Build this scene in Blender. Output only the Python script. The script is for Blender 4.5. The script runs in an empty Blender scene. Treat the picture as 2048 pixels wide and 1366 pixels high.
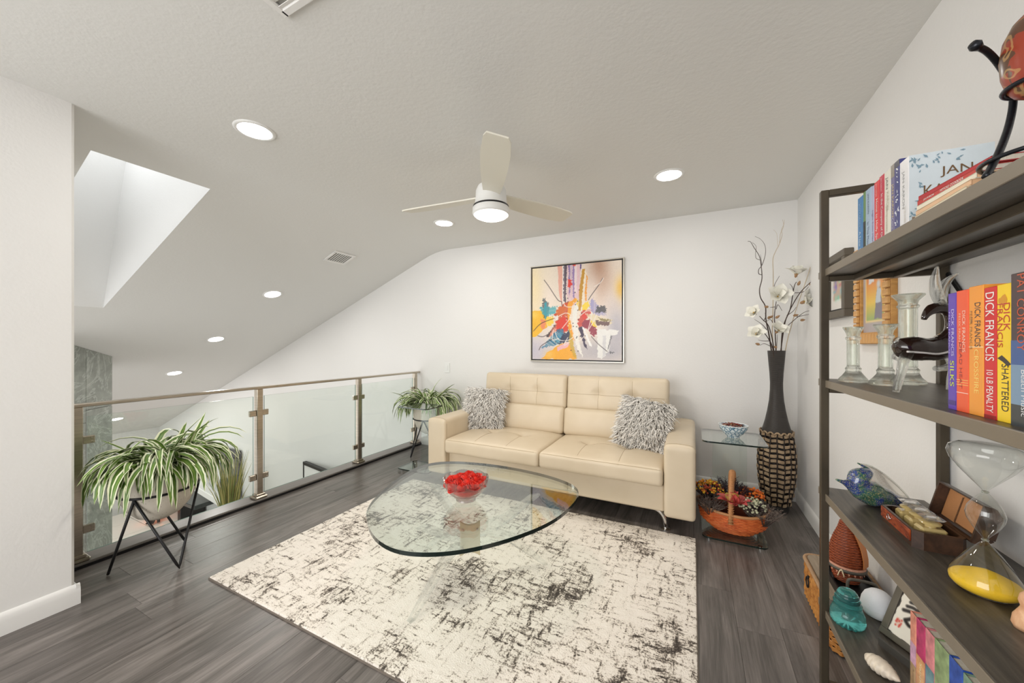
import bpy, bmesh, math, random
import numpy as np
from mathutils import Vector, Matrix, noise as mnoise
random.seed(7); np.random.seed(7)
SC = bpy.context.scene
COL = SC.collection
PI = math.pi
YAW = math.atan(361/728.0)          # the camera looks this far to the left of the back wall's normal
# ------------------------------------------------------------------ camera, world, exposure, large lights
cam = bpy.data.cameras.new('camera'); camo = bpy.data.objects.new('camera', cam); COL.objects.link(camo)
camo.location = (0, 0, 1.40); camo.rotation_euler = (PI/2, 0, YAW)
cam.sensor_width = 36.0; cam.lens = 728/2048*36.0; cam.shift_y = 7/2048; cam.clip_start = 0.05
SC.camera = camo
SC.view_settings.view_transform = 'Standard'; SC.view_settings.look = 'None'
SC.view_settings.gamma = 1.0; SC.view_settings.use_curve_mapping = False
SC.view_settings.exposure = -0.03
w = bpy.data.worlds.new('world'); SC.world = w; w.use_nodes = True
bg = w.node_tree.nodes['Background']; bg.inputs[0].default_value = (0.97, 0.985, 1.0, 1); bg.inputs[1].default_value = 0.95
def area_light(name, loc, rot, sx, sy, power, color=(1, 1, 1)):
    l = bpy.data.lights.new(name, 'AREA'); l.shape = 'RECTANGLE'; l.size = sx; l.size_y = sy; l.energy = power; l.color = color
    o = bpy.data.objects.new(name, l); COL.objects.link(o); o.location = loc; o.rotation_euler = rot; return o
area_light('rear_fill_light', (-1.9, -2.4, 1.5), (PI/2, 0, -0.52), 3.0, 2.0, 112, (1.0, 0.985, 0.965))  # added fill light behind the camera, turned toward the right wall
area_light('skylight_daylight', (-4.13, 1.185, 3.62), (0, -0.2, 0), 1.40, 0.58, 7.5, (0.97, 0.99, 1.0))
area_light('lower_fill_light', (-7.0, -2.9, -0.6), (PI/2, 0, 0), 5.5, 3.0, 120, (1.0, 0.99, 0.97))  # unseen fill light added to brighten the room below the loft
SC.cycles.transparent_max_bounces = 24
# ------------------------------------------------------------------ mesh helpers
class MB:
    def __init__(s): s.v = []; s.f = []; s.mi = []; s.c = None; s.uv = None
    def add(s, vs, fs, mi=0):
        n = len(s.v); s.v += [tuple(p) for p in vs]; s.f += [tuple(i+n for i in f) for f in fs]; s.mi += [mi]*len(fs); return s
    def box(s, c, d, mi=0, M=None):
        x, y, z = d[0]/2, d[1]/2, d[2]/2
        vs = [Vector((sx*x, sy*y, sz*z)) for sx in (-1, 1) for sy in (-1, 1) for sz in (-1, 1)]
        if M is not None: vs = [M @ p for p in vs]
        vs = [p+Vector(c) for p in vs]
        return s.add(vs, [(0, 1, 3, 2), (4, 6, 7, 5), (0, 4, 5, 1), (2, 3, 7, 6), (0, 2, 6, 4), (1, 5, 7, 3)], mi)
    def cbox(s, c, d, b, mi=0, M=None):
        """box with chamfered edges"""
        h = [d[0]/2, d[1]/2, d[2]/2]; vs = []; idx = {}
        for sx in (-1, 1):
            for sy in (-1, 1):
                for sz in (-1, 1):
                    for ax in range(3):
                        p = [sx*(h[0]-b), sy*(h[1]-b), sz*(h[2]-b)]; sg = (sx, sy, sz); p[ax] = sg[ax]*h[ax]
                        idx[(sx, sy, sz, ax)] = len(vs); vs.append(Vector(p))
        fs = []
        for ax in range(3):
            o1, o2 = (ax+1) % 3, (ax+2) % 3
            for sg in (-1, 1):
                q = []
                for a, b2 in ((-1, -1), (1, -1), (1, 1), (-1, 1)):
                    k = [0, 0, 0]; k[ax] = sg; k[o1] = a; k[o2] = b2; q.append(idx[(k[0], k[1], k[2], ax)])
                fs.append(tuple(q if sg > 0 else q[::-1]))
        for ax in range(3):
            o1, o2 = (ax+1) % 3, (ax+2) % 3
            for a in (-1, 1):
                for b2 in (-1, 1):
                    k0 = [0, 0, 0]; k1 = [0, 0, 0]; k0[ax] = -1; k1[ax] = 1
                    for k in (k0, k1): k[o1] = a; k[o2] = b2
                    q = [idx[(*k0, o1)], idx[(*k1, o1)], idx[(*k1, o2)], idx[(*k0, o2)]]
                    fs.append(tuple(q if a*b2 < 0 else q[::-1]))
        for sx in (-1, 1):
            for sy in (-1, 1):
                for sz in (-1, 1):
                    q = [idx[(sx, sy, sz, k)] for k in range(3)]
                    fs.append(tuple(q if sx*sy*sz > 0 else q[::-1]))
        if M is not None: vs = [M @ p for p in vs]
        return s.add([p+Vector(c) for p in vs], fs, mi)
    def tube(s, pts, r, n=8, cap=True, closed=False, mi=0, flat=1.0):
        P = [Vector(p) for p in pts]; m = len(P)
        rr = [r]*m if isinstance(r, (int, float)) else list(r)
        T = []
        for i in range(m):
            a = P[i-1] if (i > 0 or closed) else P[i]; b = P[(i+1) % m] if (i < m-1 or closed) else P[i]
            t = b-a; T.append(t.normalized() if t.length > 1e-9 else Vector((0, 0, 1)))
        u = T[0].orthogonal().normalized()
        if abs(T[0].z) < 0.9:
            u = Vector((0, 0, 1)).cross(T[0]).normalized()
        vs = []
        for i in range(m):
            u = (u-T[i]*u.dot(T[i])); u = u.normalized() if u.length > 1e-6 else T[i].orthogonal().normalized()
            v = T[i].cross(u)
            for k in range(n):
                a = 2*PI*k/n
                vs.append(P[i]+u*(math.cos(a)*rr[i]*flat)+v*(math.sin(a)*rr[i]))
        fs = []
        for i in range(m if closed else m-1):
            j = (i+1) % m
            for k in range(n):
                k2 = (k+1) % n; fs.append((i*n+k, i*n+k2, j*n+k2, j*n+k))
        if cap and not closed:
            fs.append(tuple(range(n-1, -1, -1))); fs.append(tuple((m-1)*n+k for k in range(n)))
        return s.add(vs, fs, mi)
    def lathe(s, prof, n=32, c=(0, 0, 0), mod=None, sx=1, sy=1, mi=0, cap=True):
        vs = []; m = len(prof)
        for i, (r, z) in enumerate(prof):
            for k in range(n):
                a = 2*PI*k/n; q, zz = (r, z) if mod is None else mod(r, z, a, i)
                vs.append((c[0]+q*math.cos(a)*sx, c[1]+q*math.sin(a)*sy, c[2]+zz))
        fs = []
        for i in range(m-1):
            for k in range(n):
                k2 = (k+1) % n; fs.append((i*n+k, i*n+k2, (i+1)*n+k2, (i+1)*n+k))
        if cap:
            fs.append(tuple(range(n-1, -1, -1))); fs.append(tuple((m-1)*n+k for k in range(n)))
        return s.add(vs, fs, mi)
    def prism(s, poly, z0, z1, mi=0, side=None, M=None):
        n = len(poly); vs = [Vector((x, y, z0)) for x, y in poly]+[Vector((x, y, z1)) for x, y in poly]
        if M is not None: vs = [M @ p for p in vs]
        s.add(vs, [tuple(range(n-1, -1, -1)), tuple(range(n, 2*n))], mi)
        k = len(s.v)-2*n
        for i in range(n):
            j = (i+1) % n; s.f.append((k+i, k+j, k+n+j, k+n+i)); s.mi.append(mi if side is None else side)
        return s
    def build(s, name, mat, parent=None, smooth=35, loc=None, kind=None):
        me = bpy.data.meshes.new(name); me.from_pydata(s.v, [], s.f)
        for m in (mat if isinstance(mat, (list, tuple)) else [mat]): me.materials.append(m)
        if any(s.mi): me.polygons.foreach_set('material_index', s.mi)
        if s.c is not None:
            at = me.color_attributes.new('paint', 'FLOAT_COLOR', 'POINT'); at.data.foreach_set('color', np.asarray(s.c, dtype=np.float32).ravel())
        if s.uv is not None:
            ul = me.uv_layers.new(name='uv'); li = np.empty(len(me.loops), dtype=np.int32); me.loops.foreach_get('vertex_index', li)
            ul.data.foreach_set('uv', np.asarray(s.uv, dtype=np.float32)[li].ravel())
        if 0 < len(me.polygons) < 6000:
            bm = bmesh.new(); bm.from_mesh(me); bmesh.ops.recalc_face_normals(bm, faces=bm.faces); bm.to_mesh(me); bm.free()
        if smooth:
            me.polygons.foreach_set('use_smooth', [True]*len(me.polygons))
            if smooth < 180: me.set_sharp_from_angle(angle=math.radians(smooth))
        me.update()
        return link(name, me, parent, loc, kind)
def link(name, me, parent=None, loc=None, kind=None):
    o = bpy.data.objects.new(name, me); COL.objects.link(o)
    if parent is not None: o.parent = parent
    if loc is not None: o.location = loc
    if kind: o['kind'] = kind
    return o
def thing(name, label, cat, loc=(0, 0, 0), rz=0.0, group=None, rot=None):
    o = bpy.data.objects.new(name, None); COL.objects.link(o); o.empty_display_size = 0.05
    o.location = loc; o.rotation_euler = rot if rot else (0, 0, rz)
    return tag(o, label, cat, group)
def tag(o, label, cat, group=None):
    o['label'] = label; o['category'] = cat
    if group: o['group'] = group
    return o
def struct(o): o['kind'] = 'structure'; return o
def grid_axis(h, r, step):
    a = [-h+r*(1-math.cos(t*PI/2/4)) for t in range(5)] if r > 0 else [-h]
    n = max(1, int(round((2*h-2*r)/step)))
    mid = [-h+r+(2*h-2*r)*i/n for i in range(1, n)]
    b = [-x for x in a[::-1]]
    return a+mid+b
def rbox(mb, c, d, r, step=0.05, f=None, M=None, mi=0):
    """rounded box built as a dense grid; f(p, n, h) displaces each point"""
    h = [d[0]/2, d[1]/2, d[2]/2]; r = min(r, *h)
    ax = [grid_axis(h[i], r, step) for i in range(3)]
    vs = []; ids = {}; fs = []
    def vid(i, j, k):
        key = (i, j, k)
        if key in ids: return ids[key]
        p = Vector((ax[0][i], ax[1][j], ax[2][k]))
        q = Vector([max(-h[t]+r, min(h[t]-r, p[t])) for t in range(3)])
        dlt = p-q; nrm = dlt.normalized() if dlt.length > 1e-9 else Vector((0, 0, 1))
        # spread the direction evenly over the rounded zone
        g = Vector([math.sin(max(-1, min(1, dlt[t]/r))*PI/2) if r > 0 else 0 for t in range(3)])
        e = Vector([(dlt[t]/r) if r > 0 else 0 for t in range(3)])
        nrm = e.normalized() if e.length > 1e-9 else nrm
        p2 = q+nrm*r
        if f: p2 = f(p2, nrm, h)
        ids[key] = len(vs); vs.append(p2); return ids[key]
    n = [len(a)-1 for a in ax]
    for a in range(3):
        o1, o2 = (a+1) % 3, (a+2) % 3
        for side in (0, n[a]):
            for i in range(n[o1]):
                for j in range(n[o2]):
                    q = []
                    for di, dj in ((0, 0), (1, 0), (1, 1), (0, 1)):
                        k = [0, 0, 0]; k[a] = side; k[o1] = i+di; k[o2] = j+dj; q.append(vid(*k))
                    fs.append(tuple(q if side else q[::-1]))
    if M is not None: vs = [M @ p for p in vs]
    mb.add([p+Vector(c) for p in vs], fs, mi); return mb
def smooth_path(pts, k=6):
    P = [Vector(p) for p in pts]; out = []
    for i in range(len(P)-1):
        p0 = P[max(i-1, 0)]; p1 = P[i]; p2 = P[i+1]; p3 = P[min(i+2, len(P)-1)]
        for j in range(k):
            t = j/k
            out.append(0.5*((2*p1)+(p2-p0)*t+(2*p0-5*p1+4*p2-p3)*t*t+(3*p1-p0-3*p2+p3)*t**3))
    out.append(P[-1]); return out
def lerp_list(vals, n):
    return [float(x) for x in np.interp(np.linspace(0, 1, n), np.linspace(0, 1, len(vals)), vals)]
def rounded_poly(x0, y0, x1, y1, r, n=6):
    out = []
    for cx, cy, a0 in ((x1-r, y1-r, 0), (x0+r, y1-r, PI/2), (x0+r, y0+r, PI), (x1-r, y0+r, 3*PI/2)):
        for k in range(n+1):
            a = a0+PI/2*k/n; out.append((cx+r*math.cos(a), cy+r*math.sin(a)))
    return out
def frameM(x, y, n, o=(0, 0, 0)):
    M = Matrix.Identity(4)
    for i, v in enumerate((x, y, n)):
        for j in range(3): M[j][i] = v[j]
    for j in range(3): M[j][3] = o[j]
    return M
def lettering(txt, mat, parent, xdir, ydir, org, length, height, extrude=0.0004, name='lettering', bold=0.0, anchor='c'):
    """flat letters fitted into length x height, centred on org, facing xdir x ydir"""
    cu = bpy.data.curves.new('text', 'FONT'); cu.body = txt; cu.size = 1.0; cu.extrude = 0.0; cu.offset = bold; cu.resolution_u = 3
    cu.align_x = 'CENTER'; cu.align_y = 'CENTER'
    ob = bpy.data.objects.new('text', cu); COL.objects.link(ob)
    dg = bpy.context.evaluated_depsgraph_get(); me = bpy.data.meshes.new_from_object(ob.evaluated_get(dg))
    bpy.data.objects.remove(ob); bpy.data.curves.remove(cu)
    co = np.empty(len(me.vertices)*3, dtype=np.float32); me.vertices.foreach_get('co', co); co = co.reshape(-1, 3)
    lo = co.min(0); hi = co.max(0); c = (lo+hi)/2; e = np.maximum(hi-lo, 1e-6)
    X = np.array(xdir, dtype=float); Y = np.array(ydir, dtype=float); N = np.cross(X, Y)
    q = ((co[:, 0]-c[0])*length/e[0])[:, None]*X+((co[:, 1]-c[1])*height/e[1])[:, None]*Y+np.array(org)[None]+N[None]*extrude
    me.vertices.foreach_set('co', q.astype(np.float32).ravel()); me.materials.clear(); me.materials.append(mat); me.name = name; me.update()
    return link(name, me, parent)
# ------------------------------------------------------------------ materials
def srgb(r, g, b):
    f = lambda c: c/12.92 if c <= 0.04045 else ((c+0.055)/1.055)**2.4
    return (f(r/255), f(g/255), f(b/255), 1)
def nm(name):
    m = bpy.data.materials.new(name); m.use_nodes = True; nt = m.node_tree
    return m, nt, nt.nodes['Principled BSDF']
def node(nt, t, ins=None, **kw):
    n = nt.nodes.new(t)
    for k, v in kw.items(): setattr(n, k, v)
    if ins:
        for k, v in ins.items():
            s = n.inputs[k]
            if isinstance(v, bpy.types.NodeSocket): nt.links.new(v, s)
            else: s.default_value = v
    return n
def ramp(nt, fac, stops, interp='LINEAR'):
    n = nt.nodes.new('ShaderNodeValToRGB'); n.color_ramp.interpolation = interp
    el = n.color_ramp.elements
    while len(el) < len(stops): el.new(0.5)
    for e, (p, c) in zip(el, stops): e.position = p; e.color = c
    nt.links.new(fac, n.inputs[0]); return n.outputs[0]
def coords(nt, which='Object', scale=(1, 1, 1), rot=(0, 0, 0), loc=(0, 0, 0)):
    tc = nt.nodes.new('ShaderNodeTexCoord'); mp = node(nt, 'ShaderNodeMapping', {'Vector': tc.outputs[which], 'Scale': scale, 'Rotation': rot, 'Location': loc})
    return mp.outputs[0]
def noise_tex(nt, vec, scale, detail=4, rough=0.55, dist=0.0):
    return node(nt, 'ShaderNodeTexNoise', {'Vector': vec, 'Scale': scale, 'Detail': detail, 'Roughness': rough, 'Distortion': dist}).outputs[0]
def bump(nt, b, h, strength=0.2, dist=0.01):
    n = node(nt, 'ShaderNodeBump', {'Height': h, 'Strength': strength, 'Distance': dist}); nt.links.new(n.outputs[0], b.inputs['Normal'])
def mat(name, col, rough=0.5, metal=0.0, var=0.0, vscale=8.0, bumps=0.0, bscale=60.0, spec=0.5, stretch=(1, 1, 1), coat=0.0, emit=None, es=0.0, sheen=0.0):
    m, nt, b = nm(name)
    b.inputs['Roughness'].default_value = rough; b.inputs['Metallic'].default_value = metal; b.inputs['Specular IOR Level'].default_value = spec
    b.inputs['Base Color'].default_value = col
    if coat: b.inputs['Coat Weight'].default_value = coat; b.inputs['Coat Roughness'].default_value = 0.08
    if sheen: b.inputs['Sheen Weight'].default_value = sheen
    v = coords(nt, 'Object', stretch)
    if var:
        n = noise_tex(nt, v, vscale)
        lo = tuple(c*(1-var) for c in col[:3])+(1,); hi = tuple(min(1, c*(1+var)) for c in col[:3])+(1,)
        nt.links.new(ramp(nt, n, [(0.3, lo), (0.7, hi)]), b.inputs['Base Color'])
    if bumps: bump(nt, b, noise_tex(nt, v, bscale, 3), bumps, 0.004)
    if emit: b.inputs['Emission Color'].default_value = emit; b.inputs['Emission Strength'].default_value = es
    return m
def thin_glass(name, tint, boost=1.0, rough=0.0):
    m = bpy.data.materials.new(name); m.use_nodes = True; nt = m.node_tree; nt.nodes.clear()
    out = nt.nodes.new('ShaderNodeOutputMaterial'); geo = nt.nodes.new('ShaderNodeNewGeometry'); ir = node(nt, 'ShaderNodeMapRange', {0: geo.outputs['Backfacing'], 3: 1.5, 4: 1/1.5}); fr = node(nt, 'ShaderNodeFresnel', {'IOR': ir.outputs[0]})
    fm = node(nt, 'ShaderNodeMath', {0: fr.outputs[0], 1: boost}, operation='MULTIPLY', use_clamp=True)
    tr = node(nt, 'ShaderNodeBsdfTransparent', {'Color': tint}); gl = node(nt, 'ShaderNodeBsdfGlossy', {'Roughness': rough})
    mx = node(nt, 'ShaderNodeMixShader', {0: fm.outputs[0], 1: tr.outputs[0], 2: gl.outputs[0]}); nt.links.new(mx.outputs[0], out.inputs[0]); return m
def solid_glass(name, tint, clear=0.5, ior=1.45, rough=0.0):
    """real refraction blended with straight-through transmission so that light reaches what stands behind"""
    m = bpy.data.materials.new(name); m.use_nodes = True; nt = m.node_tree; nt.nodes.clear()
    out = nt.nodes.new('ShaderNodeOutputMaterial')
    g = node(nt, 'ShaderNodeBsdfGlass', {'Color': tint, 'Roughness': rough, 'IOR': ior}); tr = node(nt, 'ShaderNodeBsdfTransparent', {'Color': tint})
    mx = node(nt, 'ShaderNodeMixShader', {0: clear, 1: g.outputs[0], 2: tr.outputs[0]}); nt.links.new(mx.outputs[0], out.inputs[0]); return m
def paint_mat(name, rough=0.5, bumps=0.0):
    m, nt, b = nm(name); a = node(nt, 'ShaderNodeVertexColor', layer_name='paint'); nt.links.new(a.outputs[0], b.inputs['Base Color'])
    b.inputs['Roughness'].default_value = rough
    if bumps: bump(nt, b, noise_tex(nt, coords(nt), 90, 3), bumps, 0.004)
    return m
M_ = {}
def plaster(name, col, bs, scale, rough=0.85):
    m, nt, b = nm(name); b.inputs['Base Color'].default_value = col; b.inputs['Roughness'].default_value = rough; b.inputs['Specular IOR Level'].default_value = 0.25
    v = coords(nt, 'Object'); n1 = noise_tex(nt, v, scale, 3, 0.5); bump(nt, b, n1, bs, 0.006); return m
M_['wall'] = plaster('wall_paint', (0.82, 0.81, 0.793, 1), 0.15, 70)
M_['ceil'] = plaster('ceiling_paint', (0.77, 0.767, 0.745, 1), 0.22, 45)
M_['trimw'] = mat('white_trim_paint', (0.83, 0.82, 0.80, 1), 0.4)
M_['white'] = mat('white_plastic', (0.82, 0.82, 0.80, 1), 0.35)
M_['blackm'] = mat('black_metal', (0.012, 0.012, 0.013, 1), 0.4, 0.3)
M_['iron'] = mat('wrought_iron', (0.02, 0.022, 0.028, 1), 0.28, 0.6, bumps=0.3, bscale=40)
M_['steel'] = mat('brushed_steel', srgb(190, 180, 165), 0.28, 1.0, var=0.12, vscale=6, stretch=(1, 1, 14))
M_['chrome'] = mat('chrome', (0.75, 0.75, 0.75, 1), 0.08, 1.0)
M_['bronze'] = mat('bronze_metal', srgb(84, 75, 62), 0.36, 0.5, var=0.15, vscale=5)
def floor_mat():
    m, nt, b = nm('grey_wood_plank')
    geo = nt.nodes.new('ShaderNodeNewGeometry'); oi = nt.nodes.new('ShaderNodeObjectInfo')
    off = node(nt, 'ShaderNodeVectorMath', {0: (7.3, 31.0, 3.0), 'Scale': oi.outputs['Random']}, operation='SCALE')
    p = node(nt, 'ShaderNodeVectorMath', {0: geo.outputs['Position'], 1: off.outputs[0]}, operation='ADD')
    mp = node(nt, 'ShaderNodeMapping', {'Vector': p.outputs[0], 'Scale': (9, 0.9, 1)})
    n1 = noise_tex(nt, mp.outputs[0], 1.6, 8, 0.62, 0.9)
    mp2 = node(nt, 'ShaderNodeMapping', {'Vector': p.outputs[0], 'Scale': (70, 2.2, 1)})
    n2 = noise_tex(nt, mp2.outputs[0], 2.0, 5, 0.6)
    mixv = node(nt, 'ShaderNodeMath', {0: n1, 1: 0.68}, operation='MULTIPLY'); mixw = node(nt, 'ShaderNodeMath', {0: n2, 1: 0.32, 2: mixv.outputs[0]}, operation='MULTIPLY_ADD')
    c = ramp(nt, mixw.outputs[0], [(0.28, srgb(58, 53, 50)), (0.45, srgb(97, 91, 87)), (0.58, srgb(123, 116, 112)), (0.76, srgb(154, 147, 142))])
    hsv = node(nt, 'ShaderNodeMapRange', {0: oi.outputs['Random'], 3: 0.82, 4: 1.12})
    c2 = node(nt, 'ShaderNodeMix', {0: 1.0}, data_type='RGBA', blend_type='MULTIPLY'); nt.links.new(c, c2.inputs[6]); nt.links.new(hsv.outputs[0], c2.inputs[7])
    nt.links.new(c2.outputs[2], b.inputs['Base Color'])
    r = node(nt, 'ShaderNodeMapRange', {0: n1, 3: 0.26, 4: 0.42}); nt.links.new(r.outputs[0], b.inputs['Roughness'])
    bump(nt, b, n2, 0.12, 0.003); return m
M_['floor'] = floor_mat()
def wood_mat(name, stops, scale=(1, 1, 1), rough=0.45, ns=3.0, dist=1.0, bs=0.15):
    m, nt, b = nm(name); v = coords(nt, 'Object', scale); n1 = noise_tex(nt, v, ns, 6, 0.6, dist)
    nt.links.new(ramp(nt, n1, stops), b.inputs['Base Color']); b.inputs['Roughness'].default_value = rough; bump(nt, b, n1, bs, 0.003); return m
M_['shelf'] = wood_mat('dark_shelf_wood', [(0.3, srgb(50, 46, 40)), (0.55, srgb(80, 73, 64)), (0.75, srgb(106, 98, 86))], (14, 1.2, 14), 0.36, 3.0)
def leather():
    m, nt, b = nm('cream_leather'); v = coords(nt); n = noise_tex(nt, v, 3, 3); nt.links.new(ramp(nt, n, [(0.3, srgb(208, 192, 166)), (0.7, srgb(217, 202, 178))]), b.inputs['Base Color'])
    b.inputs['Roughness'].default_value = 0.42; vo = node(nt, 'ShaderNodeTexVoronoi', {'Vector': v, 'Scale': 320}).outputs[0]; bump(nt, b, vo, 0.08, 0.001); return m
M_['leather'] = leather()
M_['seam'] = mat('leather_stitching', srgb(168, 148, 118), 0.6)
def rug_mat():
    m, nt, b = nm('distressed_rug_pile'); v = coords(nt, 'Object')
    warp = node(nt, 'ShaderNodeTexNoise', {'Vector': v, 'Scale': 6.0, 'Detail': 3.0})
    wv = node(nt, 'ShaderNodeVectorMath', {0: warp.outputs['Color'], 1: (0.5, 0.5, 0.5)}, operation='SUBTRACT')
    ws = node(nt, 'ShaderNodeVectorMath', {0: wv.outputs[0], 'Scale': 0.05}, operation='SCALE')
    p = node(nt, 'ShaderNodeVectorMath', {0: v, 1: ws.outputs[0]}, operation='ADD').outputs[0]
    def streak(s, sc): return noise_tex(nt, node(nt, 'ShaderNodeMapping', {'Vector': p, 'Scale': s}).outputs[0], sc, 5, 0.62)
    a = streak((8.0, 42, 1), 1.0); c = streak((36, 7.0, 1), 1.0); big = noise_tex(nt, p, 2.4, 4, 0.55); fine = noise_tex(nt, v, 120, 2, 0.6); mid = noise_tex(nt, p, 24, 4, 0.6)
    mx = node(nt, 'ShaderNodeMath', {0: a, 1: c}, operation='MAXIMUM').outputs[0]
    s1 = node(nt, 'ShaderNodeMath', {0: big, 1: 0.62, 2: mx}, operation='MULTIPLY_ADD').outputs[0]
    s2 = node(nt, 'ShaderNodeMath', {0: mid, 1: 0.36, 2: s1}, operation='MULTIPLY_ADD').outputs[0]
    s3 = node(nt, 'ShaderNodeMath', {0: fine, 1: 0.46, 2: s2}, operation='MULTIPLY_ADD').outputs[0]
    s4 = node(nt, 'ShaderNodeMapRange', {0: s3, 1: 1.075, 2: 1.56}).outputs[0]
    col = ramp(nt, s4, [(0.0, srgb(244, 237, 228)), (0.40, srgb(238, 230, 220)), (0.54, srgb(190, 180, 168)), (0.64, srgb(120, 112, 104)), (0.82, srgb(74, 68, 64))])
    nt.links.new(col, b.inputs['Base Color']); b.inputs['Roughness'].default_value = 0.95; b.inputs['Specular IOR Level'].default_value = 0.1
    bump(nt, b, noise_tex(nt, v, 160, 3), 0.6, 0.008); return m
M_['rug'] = rug_mat()
M_['clear'] = thin_glass('clear_pane', (0.955, 0.985, 0.968, 1))
M_['tableglass'] = thin_glass('tabletop_pane', (0.93, 0.975, 0.955, 1), 1.55)
M_['edge'] = mat('green_glass_edge', (0.004, 0.014, 0.011, 1), 0.08, coat=0.5)
M_['edgel'] = mat('pale_glass_edge', srgb(120, 150, 140), 0.1)
M_['acrylic'] = solid_glass('clear_acrylic', (0.985, 0.992, 0.99, 1), 0.72, 1.45)
M_['crystal'] = solid_glass('cut_crystal', (0.985, 0.985, 0.99, 1), 0.22, 1.5)
M_['glassg'] = solid_glass('greenish_clear_glass', (0.972, 0.99, 0.968, 1), 0.42, 1.45)
M_['glassc'] = solid_glass('clear_blown_glass', (0.98, 0.985, 0.98, 1), 0.5, 1.42)
M_['bulb'] = thin_glass('thin_blown_glass', (0.965, 0.98, 0.965, 1), 1.6)
# ------------------------------------------------------------------ the setting
YB, XR, XW, CZ = 4.05, 0.842, -2.99, 2.70
SLOPE = 0.3956; XBRK = -3.17
def slope_z(x): return CZ+(x-XBRK)*SLOPE
RXE, RYE, KX = -3.43, -2.6, -3.60      # loft edge (front of the kerb), rear end of the loft, back of the kerb
LZ = -2.74                             # floor of the room below
def quad(mb, a, b, c, d): mb.add([a, b, c, d], [(0, 1, 2, 3)])
fl = MB(); fl.box(((RXE+XR+0.1)/2, (RYE+YB)/2, -0.115), (XR+0.1-RXE, YB-RYE, 0.20)); fl = struct(fl.build('floor', mat('floor_underlay', (0.03, 0.028, 0.026, 1), 0.8), smooth=0))
cache = {}
rng = random.Random(3)
pw = 0.191
ncol = int(math.ceil((XR-RXE)/pw))
for i in range(ncol):
    x0 = RXE+i*pw; x1 = min(x0+pw, XR)
    y = RYE-rng.uniform(0, 1.3)
    while y < YB:
        y0 = max(y, RYE); y1 = min(y+1.42, YB); y += 1.42
        if y1-y0 < 0.02: continue
        key = (round(x1-x0, 4), round(y1-y0, 4))
        if key not in cache:
            mb = MB(); a, b, e, g = (x1-x0)/2, (y1-y0)/2, 0.0010, 0.0003
            vs = [(sx*(a-g-k), sy*(b-g-k), z) for k, z in ((0, -0.015), (0, -e), (e, 0)) for sx, sy in ((-1, -1), (1, -1), (1, 1), (-1, 1))]
            fs = [(4*r+k, 4*r+(k+1) % 4, 4*r+4+(k+1) % 4, 4*r+4+k) for r in (0, 1) for k in range(4)]+[(8, 9, 10, 11)]
            me = bpy.data.meshes.new('plank'); me.from_pydata(vs, [], fs); me.materials.append(M_['floor']); cache[key] = me
        link('plank', cache[key], fl, ((x0+x1)/2, (y0+y1)/2, 0))
# walls
wb = MB(); quad(wb, (-11.6, YB, LZ), (XR, YB, LZ), (XR, YB, CZ+0.05), (-11.6, YB, CZ+0.05)); struct(wb.build('wall_back', M_['wall'], smooth=0))
wr = MB(); quad(wr, (XR, YB, -0.2), (XR, RYE, -0.2), (XR, RYE, CZ+0.05), (XR, YB, CZ+0.05)); struct(wr.build('wall_right', M_['wall'], smooth=0))
wl = MB(); wl.cbox(((-3.62+XW)/2, (RYE+0.713)/2, 1.35), (XW+3.62, 0.713-RYE, 2.74), 0.012); struct(wl.build('wall_left', M_['wall'], smooth=0))
wf = MB(); quad(wf, (-11.4, YB, LZ), (-11.4, RYE, LZ), (-11.4, RYE, 2), (-11.4, YB, 2)); struct(wf.build('wall_far', M_['wall'], smooth=0))
wu = MB(); wu.box((KX+0.06, (RYE+YB)/2, (LZ-0.02)/2-0.01), (0.10, YB-RYE, -LZ-0.0)); struct(wu.build('wall_lower', M_['wall'], smooth=0))
lf = MB(); quad(lf, (-11.6, RYE-1, LZ), (KX, RYE-1, LZ), (KX, YB, LZ), (-11.6, YB, LZ)); struct(lf.build('floor_lower', mat('pale_lower_tile', srgb(206, 200, 192), 0.3, var=0.04), smooth=0))
# ceiling: flat part, rounded break, slope with the skylight opening and its shaft
ce = MB()
brk = []
for k in range(9):
    t = k/8; x = -2.94*(1-t)-3.375*t
    a = Vector((-2.94, CZ)); b = Vector((XBRK, CZ)); c = Vector((-3.375, slope_z(-3.375)))
    p = a*(1-t)**2+b*2*t*(1-t)+c*t*t; brk.append((p.x, p.y))
xs = [(XR, CZ)]+brk
n0 = 0; vs = []; fs = []
for x, z in xs: vs += [(x, RYE, z), (x, YB, z)]
for k in range(len(xs)-1): fs.append((2*k, 2*k+1, 2*k+3, 2*k+2))
ce.add(vs, fs)
SX0, SX1, SY0, SY1, SXE = -5.48, -3.375, 0.87, 1.50, -11.5
def sq(xa, xb, ya, yb): quad(ce, (xa, ya, slope_z(xa)), (xb, ya, slope_z(xb)), (xb, yb, slope_z(xb)), (xa, yb, slope_z(xa)))
sq(SX0, SX1, RYE, SY0); sq(SX0, SX1, SY1, YB); sq(SXE, SX0, RYE, YB)
lo = [(SX0, SY0, slope_z(SX0)), (SX1, SY0, slope_z(SX1)), (SX1, SY1, slope_z(SX1)), (SX0, SY1, slope_z(SX0))]
hi = [(-4.86, SY0, 3.35), (-3.40, SY0, 3.65), (-3.40, SY1, 3.65), (-4.86, SY1, 3.35)]
ceo = struct(ce.build('ceiling', M_['ceil'], smooth=30))
sh = MB()
for k in range(4): quad(sh, lo[k], lo[(k+1) % 4], hi[(k+1) % 4], hi[k])
sho = sh.build('trim_1', plaster('shaft_paint', (0.86, 0.86, 0.85, 1), 0.12, 60), smooth=0); struct(sho)
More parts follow.
